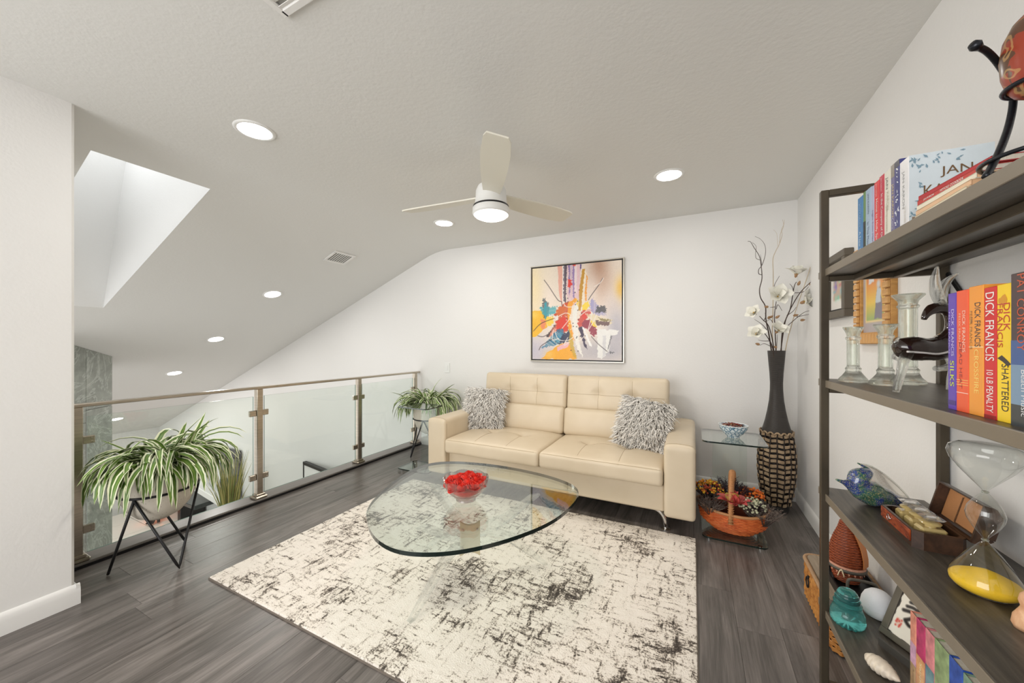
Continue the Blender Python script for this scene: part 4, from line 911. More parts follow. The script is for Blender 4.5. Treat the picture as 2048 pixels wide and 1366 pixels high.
M_['leaf'] = leafmat()
conc = nm('speckled_concrete'); m, nt, b = conc; v = coords(nt); n1 = noise_tex(nt, v, 4, 5); vo = node(nt, 'ShaderNodeTexVoronoi', {'Vector': v, 'Scale': 60}).outputs[0]
cbase = ramp(nt, n1, [(0.3, srgb(202, 194, 178)), (0.7, srgb(226, 219, 205))]); pit = ramp(nt, node(nt, 'ShaderNodeMath', {0: vo, 1: noise_tex(nt, v, 14, 2)}, operation='DIVIDE').outputs[0], [(0.20, srgb(150, 142, 126)), (0.32, (1, 1, 1, 1))])
mx = node(nt, 'ShaderNodeMix', {0: 0.7}, data_type='RGBA', blend_type='MULTIPLY'); nt.links.new(cbase, mx.inputs[6]); nt.links.new(pit, mx.inputs[7]); nt.links.new(mx.outputs[2], b.inputs['Base Color']); b.inputs['Roughness'].default_value = 0.75; bump(nt, b, n1, 0.15, 0.01); conc = m
soil = mat('dark_soil', (0.02, 0.016, 0.012, 1), 0.95, bumps=1.0, bscale=60)
def plant_stand(label, c, feet_ang):
    t = thing('plant_stand', label, 'plant stand', (c[0], c[1], 0)); RR = 0.194
    q = MB(); q.tube([(RR*math.cos(a), RR*math.sin(a), 0.478) for a in np.linspace(0, 2*PI, 49)[:-1]], 0.0075, 8, closed=True); q.build('ring', M_['blackm'], t, 180)
    for a in feet_ang:
        q = MB(); ft = Vector((0.225*math.cos(a), 0.225*math.sin(a), 0.008)); tops = [Vector((RR*math.cos(a+s*1.02), RR*math.sin(a+s*1.02), 0.478)) for s in (-1, 1)]
        q.tube([tops[0], ft.lerp(tops[0], 0.06), ft, ft.lerp(tops[1], 0.06), tops[1]], 0.0075, 8); q.build('leg', M_['blackm'], t, 180)
def spider(label, c, nleaf, seed, lscale, allowed, lift=0.0):
    t = thing('spider_plant', label, 'potted plant', (c[0], c[1], 0.285)); r = random.Random(seed); z0 = 0.285
    q = MB(); q.lathe([(0.001, 0.003), (0.05, 0.0), (0.108, 0.032), (0.151, 0.085), (0.180, 0.15), (0.1885, 0.19), (0.197, 0.25), (0.200, 0.335), (0.197, 0.345), (0.189, 0.345), (0.185, 0.30), (0.001, 0.30)], 56); q.build('pot', conc, t, 40)
    q = MB(); q.lathe([(0.186, 0.312), (0.11, 0.325), (0.001, 0.335)], 32, mod=lambda rr, z, a, i: (rr, z+0.008*mnoise.noise(Vector((rr*30*math.cos(a), rr*30*math.sin(a), 1)))), cap=False); q.build('soil', soil, t, 60)
    k = 0; tries = 0
    while k < nleaf and tries < nleaf*6:
        tries += 1
        rad0 = 0.145*math.sqrt(r.random()); az = r.uniform(0, 2*PI); base = Vector((rad0*math.cos(az), rad0*math.sin(az), 0.33))
        d = az+r.gauss(0, 0.75) if rad0 > 0.05 else r.uniform(0, 2*PI)
        ln = r.uniform(0.25, 0.50)*lscale; up = r.uniform(0.75, 1.5)-rad0*2.2+lift; curl = r.uniform(2.3, 3.7)
        if r.random() < 0.05: curl = r.uniform(0.5, 1.3)
        W = r.uniform(0.026, 0.046)*(0.75+0.25*lscale); n = 8; p = base.copy(); hd = d; tw = r.uniform(-.5, .5); turn = r.uniform(-.9, .9); vs = []; ok = True; us = []
        for j in range(n+1):
            s = j/n; th = up-curl*(s**1.05); th = max(th, -1.45); dir_ = Vector((math.cos(hd)*math.cos(th), math.sin(hd)*math.cos(th), math.sin(th)))
            side = Vector((-math.sin(hd), math.cos(hd), 0)); nrm = dir_.cross(side); a = tw*s; side2 = side*math.cos(a)+nrm*math.sin(a)
            wd = W*min(1, 0.45+2.2*s)*(1-s**3.5)**0.8+0.0006
            fold = nrm*(-wd*0.22) if nrm.z > 0 else nrm*(wd*0.22)
            q3 = [p-side2*wd/2, p+fold, p+side2*wd/2]
            for pp in q3:
                x, y, z = pp.x+c[0], pp.y+c[1], pp.z+z0
                if not allowed(x, y, z): ok = False
            vs += q3; us += [(0, s), (0.5, s), (1, s)]
            p = p+dir_*(ln/n); hd += turn/n
        # keep out of the pot wall
        for pp in vs:
            rr2 = math.hypot(pp.x, pp.y)
            if pp.z < 0.335 and rr2 < 0.209 and rr2 > 1e-4 and pp.z < 0.325:
                f = 0.212/rr2
                if pp.z > 0.12: pp.x *= f; pp.y *= f
        if not ok: continue
        mb = MB(); mb.add(vs, [(3*j+i, 3*j+i+1, 3*j+4+i, 3*j+3+i) for j in range(n) for i in range(2)]); mb.uv = us; mb.build('leaf', M_['leaf'], t, 180); k += 1
feet1 = [math.atan2(y-1.10, x+3.098) for x, y in ((-3.18, 0.894), (-2.885, 1.113), (-3.23, 1.29))]
C1 = (-3.098, 1.10); C2 = (-2.985, 3.66)
plant_stand('black hairpin plant stand with three V legs holding the big spider plant', C1, feet1)
plant_stand('black hairpin plant stand behind the sofa\'s left arm holding the small spider plant', C2, [feet1[0]-0.35+k*2*PI/3 for k in range(3)])
spider('big variegated spider plant in a pale concrete bowl beside the balustrade', C1, 300, 31, 1.0, lambda x, y, z: x > -3.462 and (y > 0.73 or x > -2.95) and (x*0.8958+y*0.4444) > -1.205*(y*0.8958-x*0.4444), 0.12)
spider('small variegated spider plant in the back corner behind the sofa\'s left arm', C2, 270, 32, 1.04, lambda x, y, z: x > -3.462 and y < 4.03 and not (z < 0.735 and z > 0.69 and x > -2.98 and x < -2.51 and y < 3.40) and not (x > -2.30 and z < 1.12) and not (z < 0.70 and y < 3.39 and x > -2.98), 0.30)
# ------------------------------------------------------------------ painted surfaces: colours per vertex from a paint function
def painted(name, wdt, hgt, nx, ny, fn, parent, m, thick=0.0):
    u, v = np.meshgrid(np.linspace(0, 1, nx), np.linspace(0, 1, ny)); col = sum(fn(u.ravel()+a/nx, v.ravel()+b/ny) for a, b in ((-.3, -.15), (.15, -.3), (.3, .15), (-.15, .3)))/4
    lin = np.where(col <= 0.04045, col/12.92, ((col+0.055)/1.055)**2.4); vs = np.stack([(u.ravel()-0.5)*wdt, np.zeros(nx*ny), v.ravel()*hgt], 1)
    q = MB(); q.v = [tuple(p) for p in vs]; q.f = [(j*nx+i, j*nx+i+1, (j+1)*nx+i+1, (j+1)*nx+i) for j in range(ny-1) for i in range(nx-1)]; q.mi = [0]*len(q.f)
    q.c = np.concatenate([lin, np.ones((len(lin), 1))], 1); return q.build(name, m, parent, 0)
_rs = np.random.RandomState(5)
def vnoise(x, y, sc, seed=0):
    r = np.random.RandomState(seed); G = r.rand(64, 64); X = x*sc; Y = y*sc; xi = np.floor(X).astype(int); yi = np.floor(Y).astype(int); fx = X-xi; fy = Y-yi; fx = fx*fx*(3-2*fx); fy = fy*fy*(3-2*fy)
    g = lambda a, b: G[a % 64, b % 64]
    return (g(xi, yi)*(1-fx)+g(xi+1, yi)*fx)*(1-fy)+(g(xi, yi+1)*(1-fx)+g(xi+1, yi+1)*fx)*fy
def inpoly(x, y, poly):
    c = np.zeros(x.shape, bool); n = len(poly); j = n-1
    for i in range(n):
        xi, yi = poly[i]; xj, yj = poly[j]
        if yi != yj: c ^= ((yi > y) != (yj > y)) & (x < (xj-xi)*(y-yi)/(yj-yi)+xi)
        j = i
    return c
class Canvas:
    def __init__(s, x, y, base): s.x = x; s.y = y; s.c = np.tile(np.array(base, float)/255, (len(x), 1)); s.k = 0
    def wobble(s, amt, sc): s.k += 1; return s.x+amt*(vnoise(s.x, s.y, sc, s.k)-.5)*2, s.y+amt*(vnoise(s.x, s.y, sc, s.k+50)-.5)*2
    def blend(s, m, col): m = np.clip(m, 0, 1)[:, None]; s.c = s.c*(1-m)+np.array(col, float)[None]/255*m
    def poly(s, p, col, rough=8, sc=0.06, a=1.0, streak=0.0, ang=0.0):
        X, Y = s.wobble(rough, sc); m = inpoly(X, Y, p).astype(float)*a
        if streak: t = s.x*math.cos(ang)+s.y*math.sin(ang); m *= np.clip(1.25-streak*vnoise(t, t*0+3.3, 0.16, s.k+9)*1.6, 0, 1)
        s.blend(m, col)
    def glow(s, cx, cy, rx, ry, col, a=0.8, p=2): d = ((s.x-cx)/rx)**2+((s.y-cy)/ry)**2; s.blend(a*np.exp(-d**(p/2)), col)
    def line(s, pts, w, col, a=1.0):
        d = np.full(s.x.shape, 1e9)
        P_ = [(p.x, p.y) for p in smooth_path([(q[0], q[1], 0) for q in pts], 6)]
        for (x0, y0), (x1, y1) in zip(P_, P_[1:]):
            dx, dy = x1-x0, y1-y0; L2 = dx*dx+dy*dy+1e-9; t = np.clip(((s.x-x0)*dx+(s.y-y0)*dy)/L2, 0, 1); d = np.minimum(d, np.hypot(s.x-x0-t*dx, s.y-y0-t*dy))
        s.blend(a*np.clip(1.4-d/w, 0, 1), col)
def abstract(u, v):
    x = 137+953*u; y = (1205+23*u)*(1-v)+(255-98*u)*v          # the canvas as laid out in my sketch units
    C = Canvas(x, y, (236, 222, 208))
    C.glow(160, 420, 130, 330, (246, 226, 178), .9); C.glow(310, 300, 120, 200, (240, 226, 205), .6); C.glow(330, 560, 70, 200, (244, 228, 216), .7)
    C.glow(860, 260, 90, 190, (176, 132, 106), .95); C.glow(890, 420, 130, 220, (205, 172, 152), .7); C.glow(800, 470, 60, 200, (236, 222, 212), .6); C.glow(1080, 480, 50, 130, (240, 188, 70), 1); C.glow(1000, 620, 120, 110, (226, 208, 198), .7)
    C.glow(170, 1120, 170, 180, (200, 194, 206), 1.0); C.glow(330, 1130, 120, 60, (206, 198, 208), .8); C.glow(1040, 900, 110, 260, (178, 174, 184), .95); C.glow(740, 1130, 200, 130, (196, 188, 190), .95); C.glow(960, 1120, 200, 120, (176, 172, 180), .9)
    C.poly([(130, 700), (260, 700), (320, 780), (310, 860), (200, 950), (130, 975)], (244, 188, 52), 10, .03); C.glow(150, 740, 60, 40, (248, 214, 110), .7)
    C.poly([(240, 1210), (330, 1130), (430, 1060), (560, 1040), (640, 1210)], (244, 172, 40), 12, .03); C.glow(330, 1160, 60, 50, (246, 208, 130), .5)
    C.poly([(845, 890), (960, 900), (1070, 905), (1050, 950), (990, 960), (960, 1130), (900, 1210), (850, 1200)], (232, 230, 226), 10, .04); C.poly([(985, 950), (1000, 960), (965, 1100), (950, 1120)], (86, 84, 92), 5, .1, .6); C.poly([(905, 960), (940, 960), (930, 1180), (905, 1190)], (205, 203, 206), 6, .06, .8)
    C.poly([(428, 225), (482, 220), (486, 600), (470, 640), (446, 520)], (232, 164, 146), 5, .04, .85); C.poly([(484, 218), (500, 216), (498, 640), (478, 660)], (236, 230, 226), 3, .1)
    C.poly([(530, 210), (680, 200), (668, 600), (600, 640), (530, 600)], (226, 196, 200), 5, .06); C.poly([(495, 214), (530, 212), (524, 420), (518, 620), (494, 600)], (58, 44, 66), 6, .1, .95, .5, 0)
    for x0, x1, y1, cc in ((548, 566, 540, (112, 84, 158)), (590, 612, 580, (128, 104, 172)), (566, 586, 470, (198, 180, 196)), (612, 640, 520, (240, 226, 226)), (640, 660, 560, (232, 190, 196))): C.poly([(x0, 210), (x1, 206), (x1-4, y1), (x0+6, y1-30)], cc, 7, .09, .85, .5, 0)
    C.poly([(672, 200), (690, 198), (684, 250), (674, 262)], (70, 50, 120), 4, .1); C.glow(610, 210, 18, 12, (226, 66, 44), 1, 4); C.poly([(545, 360), (575, 372), (588, 410), (566, 450), (540, 440)], (222, 54, 40), 9, .08)
    C.poly([(694, 258), (722, 250), (716, 420), (700, 560), (676, 700), (655, 690), (664, 460)], (198, 146, 42), 4, .06); C.poly([(724, 270), (740, 300), (716, 480), (704, 600), (690, 600), (704, 420)], (240, 226, 204), 6, .08); C.poly([(736, 300), (750, 330), (742, 460), (740, 590), (726, 600), (722, 480), (738, 380)], (238, 160, 60), 6, .08)
    C.poly([(255, 575), (275, 560), (330, 620), (322, 730), (300, 790), (265, 770)], (44, 58, 68), 16, .12, .85, .6, 0); C.poly([(228, 660), (420, 650), (412, 740), (300, 745), (250, 730)], (66, 164, 178), 16, .1, .9, .5, 1.4); C.poly([(275, 610), (305, 600), (300, 785), (280, 785)], (62, 158, 174), 8, .12)
    C.poly([(300, 762), (378, 756), (384, 830), (330, 862), (292, 820)], (246, 208, 78), 8, .08); C.poly([(232, 780), (290, 800), (296, 880), (240, 890)], (236, 136, 106), 10, .08, .85)
    C.poly([(440, 660), (500, 610), (560, 600), (560, 900), (500, 930), (420, 860), (390, 760)], (204, 78, 38), 18, .08, 1, .4, .8); C.poly([(400, 700), (470, 640), (540, 680), (430, 760)], (216, 112, 48), 14, .1, .8); C.poly([(410, 830), (490, 750), (540, 790), (530, 900), (480, 940), (400, 890)], (222, 52, 32), 14, .09)
    C.poly([(330, 930), (400, 840), (420, 850), (320, 980), (290, 960)], (60, 46, 50), 10, .1, .85); C.poly([(360, 900), (430, 820), (400, 930), (330, 980)], (214, 120, 96), 10, .1, .7)
    C.poly([(240, 1090), (330, 1000), (440, 880), (500, 900), (500, 1010), (400, 1060), (300, 1080)], (38, 108, 146), 12, .08, 1, .7, 2.2); C.poly([(400, 1010), (470, 880), (500, 920), (470, 1030), (420, 1050)], (70, 150, 180), 12, .1, .7, .6, 2.2); C.poly([(470, 960), (560, 900), (585, 1000), (500, 1030), (440, 1060)], (30, 40, 72), 12, .09, .9)
    C.poly([(420, 1080), (560, 1020), (575, 1040), (520, 1090), (430, 1120)], (238, 182, 186), 8, .08)
    C.poly([(545, 610), (620, 560), (650, 580), (590, 640), (570, 760), (585, 900), (610, 1010), (585, 1000), (545, 880), (535, 720)], (242, 162, 38), 8, .06); C.poly([(560, 860), (590, 1000), (640, 1200), (610, 1200), (550, 1040)], (204, 164, 44), 8, .08, .8)
    C.poly([(640, 560), (662, 600), (650, 660), (630, 640)], (240, 206, 90), 8, .1); C.poly([(628, 610), (650, 660), (640, 740), (646, 880), (664, 1030), (704, 1195), (640, 1100), (606, 940), (588, 800), (600, 690)], (238, 234, 226), 8, .08)
    C.poly([(690, 640), (760, 590), (775, 640), (740, 690), (700, 690)], (246, 212, 62), 10, .08); C.poly([(770, 590), (800, 560), (840, 610), (900, 700), (940, 740), (820, 740), (776, 690)], (146, 142, 196), 16, .1, .85, .6, 0); C.poly([(850, 650), (940, 645), (936, 710), (830, 720)], (62, 60, 66), 14, .12, .9)
    C.poly([(650, 780), (700, 700), (800, 690), (740, 780), (690, 860), (650, 880)], (206, 80, 66), 14, .09); C.poly([(690, 740), (730, 720), (740, 780), (700, 790)], (220, 54, 38), 8, .1); C.poly([(700, 800), (780, 790), (850, 920), (820, 970), (740, 890), (690, 860)], (150, 44, 66), 14, .09); C.poly([(770, 790), (830, 810), (844, 880), (800, 860)], (238, 204, 62), 8, .1)
    C.poly([(730, 730), (830, 740), (1010, 800), (960, 850), (830, 840)], (226, 210, 172), 12, .08, .8, .4, 1.5); C.poly([(830, 800), (980, 815), (960, 855), (840, 850)], (96, 62, 62), 10, .1, .9); C.poly([(860, 770), (1010, 800), (900, 810)], (120, 104, 52), 8, .1, .8)
    C.poly([(655, 870), (690, 860), (720, 990), (750, 1110), (715, 1070), (680, 960)], (58, 42, 72), 8, .08); C.poly([(690, 860), (720, 880), (800, 1080), (770, 1070)], (240, 238, 236), 6, .08); C.poly([(390, 760), (430, 740), (440, 790), (400, 800)], (232, 226, 218), 8, .1)
    for pts in ([(275, 372), (330, 440), (430, 580), (470, 600), (478, 650)], [(905, 350), (860, 430), (790, 530), (760, 580)], [(150, 910), (240, 830), (380, 780)], [(790, 970), (860, 1050), (950, 1130)], [(215, 1110), (250, 1060), (380, 990)], [(200, 960), (260, 970), (330, 940)]): C.line(pts, 4, (66, 54, 56), .85)
    for pts in ([(480, 560), (520, 650), (620, 650)], [(400, 920), (440, 1000), (540, 1010), (620, 960)], [(640, 1040), (720, 960), (800, 830), (840, 740)], [(660, 760), (740, 700), (790, 720), (760, 880), (720, 920)], [(430, 760), (520, 720), (570, 760), (480, 880)], [(820, 440), (880, 400), (912, 350)], [(540, 980), (500, 1060), (560, 1030)], [(380, 900), (370, 1000), (440, 990)]): C.line(pts, 5, (238, 226, 218), .9)
    r = np.random.RandomState(2)
    for k in range(46): C.glow(r.normal(600, 90), r.normal(780, 150), 6, 6, (40, 34, 36) if k % 2 else (240, 234, 226), .95, 6)
    C.line([(972, 1140), (985, 1130), (978, 1152), (992, 1140), (1000, 1150), (1006, 1136), (1018, 1140)], 3, (40, 40, 46), .8)
    return C.c+(vnoise(x, y, .25, 77)[:, None]-.5)*.05
pt = thing('abstract_painting', 'square abstract painting in a thin silver frame above the sofa', 'painting', (-1.197, YB, 1.206))
pw_, ph_ = 1.09, 1.131
fm2 = MB()
for a, b, c, d in ((0, 0.006, pw_, 0.012), (0, ph_-0.006, pw_, 0.012)): fm2.cbox((a, -0.024, b), (c, 0.048, d), 0.002)
for a in (-pw_/2+0.006, pw_/2-0.006): fm2.cbox((a, -0.024, ph_/2), (0.012, 0.048, ph_-0.024), 0.002)
fm2.build('frame', mat('silver_frame', srgb(205, 200, 190), 0.3, 0.5), pt, 0)
q = MB(); q.box((0, -0.012, ph_/2), (pw_-0.022, 0.02, ph_-0.022)); q.build('backing', M_['blackm'], pt, 0)
q = MB(); q.box((0, -0.03, ph_/2), (pw_-0.052, 0.018, ph_-0.052)); q.build('stretcher', M_['trimw'], pt, 0)
cv = painted('canvas', pw_-0.052, ph_-0.052, 290, 300, abstract, pt, paint_mat('oil_paint', 0.35, 0.25)); cv.location = (0, -0.0405, 0.026)
# ------------------------------------------------------------------ framed pictures on the right wall
def on_right(y, z): return frameM((0, -1, 0), (1, 0, 0), (0, 0, 1))
def small_art(u, v):
    x = u*100; y = v*140; C = Canvas(x, y, (176, 168, 170))
    t = np.clip((y-22)/96, 0, 1)[:, None]; g = np.array([[150, 176, 110], [232, 196, 84], [226, 150, 70], [190, 96, 84]])/255; idx = np.clip(t*3, 0, 2.999); i0 = idx.astype(int)[:, 0]; f = idx-i0[:, None]; grad = g[i0]*(1-f)+g[i0+1]*f
    C.poly([(10, 18), (90, 18), (90, 122), (10, 122)], (236, 210, 150), 0); m = inpoly(x, y, [(14, 22), (86, 22), (86, 118), (14, 118)]); C.c[m] = grad[m]
    C.poly([(48, 24), (80, 24), (76, 60), (70, 78), (60, 78), (52, 60)], (126, 122, 136), 2, .1); C.poly([(52, 52), (72, 50), (74, 74), (60, 80)], (196, 206, 214), 2, .1); C.glow(64, 84, 8, 8, (206, 206, 210), 1, 4); C.poly([(22, 88), (48, 90), (46, 102), (36, 108), (26, 102)], (214, 214, 218), 2, .1)
    return C.c
def print_art(u, v):
    x = u*100; y = v*140; C = Canvas(x, y, (232, 228, 222)); C.poly([(16, 30), (84, 30), (84, 118), (16, 118)], (205, 176, 160), 2, .1)
    for k in range(26):
        r = np.random.RandomState(k); C.glow(r.uniform(20, 80), r.uniform(34, 114), r.uniform(3, 10), r.uniform(4, 12), tuple(r.choice([90, 140, 190, 220], 3)), .7)
    return C.c
pf = thing('wooden_picture_frame', 'notched golden wood picture frame on the right wall behind the glass candlesticks', 'picture frame', (XR, 2.475, 1.405), rot=(0, 0, -PI/2))
W_, H_ = 0.40, 0.52
gold = wood_mat('golden_wood', [(0.3, srgb(176, 124, 62)), (0.7, srgb(214, 162, 92))], (3, 3, 12), 0.5)
q = MB(); q.cbox((-W_/2+0.03, -0.012, H_/2), (0.06, 0.024, H_), 0.002); q.cbox((W_/2-0.03, -0.012, H_/2), (0.06, 0.024, H_), 0.002); q.cbox((0, -0.012, 0.03), (W_-0.12, 0.024, 0.06), 0.002); q.cbox((0, -0.012, H_-0.03), (W_-0.12, 0.024, 0.06), 0.002); q.build('frame', gold, pf, 0)
nb = None
def block(x, z, rot):
    global nb
    if nb is None: q = MB(); q.cbox((0, 0, 0), (0.052, 0.014, 0.031), 0.003); nb = q.build('block', wood_mat('notched_block_wood', [(0.3, srgb(186, 134, 74)), (0.7, srgb(224, 174, 108))], (3, 3, 12), 0.5), pf, 0, (x, -0.030, z)).data; o = pf.children[-1]
    else: o = link('block', nb, pf, (x, -0.030, z))
    if rot: o.rotation_euler = (0, PI/2, 0)
for k in range(14):
    for s in (-1, 1): block(s*(W_/2-0.028), 0.02+0.0369*k, False)
for k in range(8):
    for z in (0.028, H_-0.028): block(-0.122+0.0349*k, z, True)
cv = painted('picture', W_-0.12, H_-0.12, 50, 70, small_art, pf, paint_mat('print_ink', 0.4)); cv.location = (0, -0.012, 0.06)
df = thing('dark_shadow_frame', 'dark deep picture frame on the right wall nearest the corner', 'picture frame', (XR, 2.99, 1.57), rot=(0, 0, -PI/2))
W2, H2 = 0.42, 0.40
q = MB()
for a, b, c, d in ((0, 0.022, W2, 0.044), (0, H2-0.022, W2, 0.044)): q.cbox((a, -0.023, b), (c, 0.046, d), 0.003)
for a in (-W2/2+0.022, W2/2-0.022): q.cbox((a, -0.023, H2/2), (0.044, 0.046, H2-0.088), 0.003)
q.build('frame', mat('dark_taupe_frame', srgb(92, 84, 72), 0.5), df, 0)
q = MB(); q.box((0, -0.004, H2/2), (W2-0.08, 0.006, H2-0.08)); q.build('backing', M_['blackm'], df, 0)
cv = painted('print', W2-0.13, H2-0.12, 40, 40, print_art, df, bpy.data.materials['print_ink']); cv.location = (0, -0.010, 0.06)
# ------------------------------------------------------------------ bookcase
SZ = [1.71, 1.257, 0.795, 0.32]; ST = 0.030; SXF, SXB, SYA, SYB = 0.487, 0.826, 0.60, 1.985
bk = thing('bookcase', 'dark bronze metal and wood open bookcase with four shelves along the right wall', 'bookcase', (0.655, 1.29, 0))
def bl(x, y, z): return (x-0.655, y-1.29, z)
PS = 0.026; XF, XB = 0.4835, 0.825; PYF, PYN = 1.905, 0.66
for y in (PYF, PYN):
    for x in (XF, XB):
        q = MB(); q.cbox(bl(x, y, 1.015), (PS, PS, 2.03), 0.002); q.build('post', M_['bronze'], bk, 0)
    for z, nme in ((2.017, 'top_bar'), (0.013, 'bottom_bar')):
        q = MB(); q.cbox(bl((XF+XB)/2, y, z), (XB-XF-PS, PS, PS), 0.002); q.build(nme, M_['bronze'], bk, 0)
for zt in SZ:
    q = MB(); q.cbox(bl((SXF+SXB-0.016)/2, (SYA+SYB)/2, zt-ST/2), (SXB-0.016-SXF, SYB-SYA, ST), 0.002)
    so = q.build('shelf', M_['shelf'], bk, 0)
    e = MB(); e.cbox(bl(SXF-0.001, (SYA+SYB)/2, zt-ST/2), (0.004, SYB-SYA, ST-0.001), 0.001); e.build('edge_band', mat('bronze_edge_band', srgb(126, 116, 101), 0.38, 0.2) if 'bronze_edge_band' not in bpy.data.materials else bpy.data.materials['bronze_edge_band'], so, 0)
    for xx in (0.585, 0.70):
        e = MB(); e.cbox(bl(xx, (SYA+SYB)/2, zt-ST-0.011), (0.022, SYB-SYA-0.12, 0.022), 0.002); e.build('under_rail', M_['bronze'], so, 0)
    for y in (PYF, PYN):
        q = MB(); q.cbox(bl((XF+XB)/2, y, zt-ST-0.011), (XB-XF-PS, 0.022, 0.020), 0.002); q.build('cross_bar', M_['bronze'], bk, 0)
for z0, z1 in ((1.66, 0.33), (0.33, 1.66)):
    q = MB(); a = Vector(bl(0.834, PYF-0.01, z0)); b = Vector(bl(0.834, PYN+0.01, z1)); q.tube([a, b], 0.0075, 6); q.build('cross_brace', M_['blackm'], bk, 0)
# ------------------------------------------------------------------ books
pages = wood_mat('page_edges', [(0.3, srgb(214, 206, 188)), (0.7, srgb(236, 230, 216))], (90, 90, 1), 0.8, 2.0, 0.0, 0.1)
bmats = {}
MARBLED = False
def cov(c, rough=0.25):
    k = (c, rough, MARBLED)
    if k not in bmats: bmats[k] = mat('marbled_jacket' if MARBLED else 'jacket', srgb(*c), rough, var=0.38 if MARBLED else 0.05, vscale=26 if MARBLED else 10)
    return bmats[k]
def book(label, group, x, y0, y1, z, dep, hgt, col, front=None, texts=(), bands=(), tilt=0.0):
    th = abs(y0-y1)-0.0012; yc = (y0+y1)/2; t = thing('book', label, 'book', (x, yc, z), group=group); c = 0.0026
    q = MB(); q.cbox((c/2+0.0005, 0, hgt/2), (c, th, hgt), 0.001); q.box((dep/2, th/2-c/2, hgt/2), (dep-0.004, c, hgt)); q.box((dep/2, -th/2+c/2, hgt/2), (dep-0.004, c, hgt), 1 if front else 0)
    q.build('cover', [cov(col)]+([cov(front)] if front else []), t, 0)
    q = MB(); q.box((dep/2-0.001, 0, hgt/2), (dep-0.010, th-2*c, hgt-0.008)); q.build('pages', pages, t, 0)
    for z0, z1, cc in bands:
        q = MB(); q.box((0.0005, 0, (z0+z1)/2*hgt), (0.0004, th*0.98, (z1-z0)*hgt)); q.build('spine_band', cov(cc), t, 0)
    for (s, zc, ln, wdt, off, cc) in texts:      # spine text running downward
        lettering(s, cov(cc, 0.4), t, (0, 0, -1), (0, -1, 0), (0.0002, off*th, zc*hgt), ln*hgt, wdt*th, 0.0001)
    return t
G1 = 'novels standing on the top shelf'; W_c = (236, 236, 232)
zz = SZ[0]
spec = [
 ('blue paperback standing at the far end of the top shelf', 1.784, 1.737, .150, .232, (66, 132, 190), [('A New Song', .25, .42, .45, .1, (196, 220, 236)), ('JAN KARON', .72, .36, .3, .1, (150, 190, 222))], [(0, .06, (52, 110, 170))]),
 ('thin green and black book next to the blue one on the top shelf', 1.736, 1.716, .150, .238, (112, 146, 96), [], [(.15, .55, (40, 44, 40)), (0, .15, (70, 120, 170))]),
 ('pale blue book with dark lettering on the top shelf', 1.715, 1.671, .150, .236, (172, 194, 216), [('JAN KARON', .78, .30, .36, .05, (60, 76, 110)), ('In This Mountain', .28, .46, .34, .05, (64, 84, 124))], []),
 ('thin lilac book before the two red ones on the top shelf', 1.670, 1.648, .150, .232, (186, 190, 218), [('Light from Heaven', .36, .56, .62, 0, (84, 80, 130))], []),
 ('bright red book with white lettering on the top shelf', 1.647, 1.611, .155, .236, (226, 62, 68), [('Home to Holly Springs', .40, .70, .50, 0, W_c), ('JAN KARON', .88, .18, .3, .1, (250, 200, 196))], []),
 ('crimson red book with white lettering standing nearer the camera on the top shelf', 1.610, 1.576, .155, .241, (200, 44, 70), [('In the Company of Others', .40, .70, .50, 0, W_c), ('JAN KARON', .88, .18, .3, .1, (246, 196, 200))], []),
 ('cream white book with grey lettering on the top shelf', 1.575, 1.533, .160, .240, (230, 228, 214), [('JAN', .84, .16, .42, .1, (92, 90, 84)), ('KARON', .60, .24, .36, -.05, (190, 180, 160)), ('SOMEWHERE SAFE', .30, .48, .26, .1, (176, 164, 140))], []),
 ('grey and violet book with gold lettering on the top shelf', 1.532, 1.509, .160, .243, (118, 112, 150), [('JAN KARON', .55, .42, .62, 0, (206, 186, 130)), ('Come Rain', .2, .26, .5, 0, (190, 190, 220))], [(.84, 1, (150, 142, 130)), (0, .12, (130, 120, 108))]),
 ('navy blue book with white leaf pattern on the top shelf', 1.508, 1.479, .160, .243, (62, 66, 128), [], [(.92, 1, (40, 40, 60))]),
]
leafm = cov((226, 228, 236), .4)
for lab, y0, y1, dep, hg, col, tx, bands in spec:
    t = book(lab, G1, 0.55, y0, y1, zz, dep, hg, col, None, tx, bands)
    if 'leaf pattern' in lab:
        r = random.Random(8); q = MB()
        for k in range(26):
            zc, yc, a, s = r.uniform(.01, .23), r.uniform(-.011, .011), r.uniform(0, PI), r.uniform(.005, .009)
            q.add([(0.0002-k*0.00001, yc+s*u*math.cos(a)-s*.35*v*math.sin(a), zc+s*u*math.sin(a)+s*.35*v*math.cos(a)) for u, v in ((-1, 0), (-.2, -1), (1, 0), (-.2, 1))], [(0, 1, 2, 3)])
        q.build('leaf_print', leafm, t, 0)
t = book('white book with a pale blue floral front cover facing the camera on the top shelf', G1, 0.55, 1.478, 1.428, zz, .168, .228, (238, 238, 240), (214, 226, 232), [('JAN KARON', .62, .48, .34, .1, (150, 150, 150)), ('TO BE WHERE YOU ARE', .22, .36, .22, -.1, (206, 200, 190))])
yf = -(1.478-1.428-0.0012)/2-0.0006; brown = cov((112, 84, 52), .5)
lettering('JAN', brown, t, (1, 0, 0), (0, 0, 1), (.095, yf, .168), .062, .030); lettering('KARON', brown, t, (1, 0, 0), (0, 0, 1), (.087, yf, .122), .112, .031); lettering('TO BE WHERE YOU ARE', cov((120, 110, 100), .5), t, (1, 0, 0), (0, 0, 1), (.085, yf, .082), .11, .012)
q = MB(); r = random.Random(3)
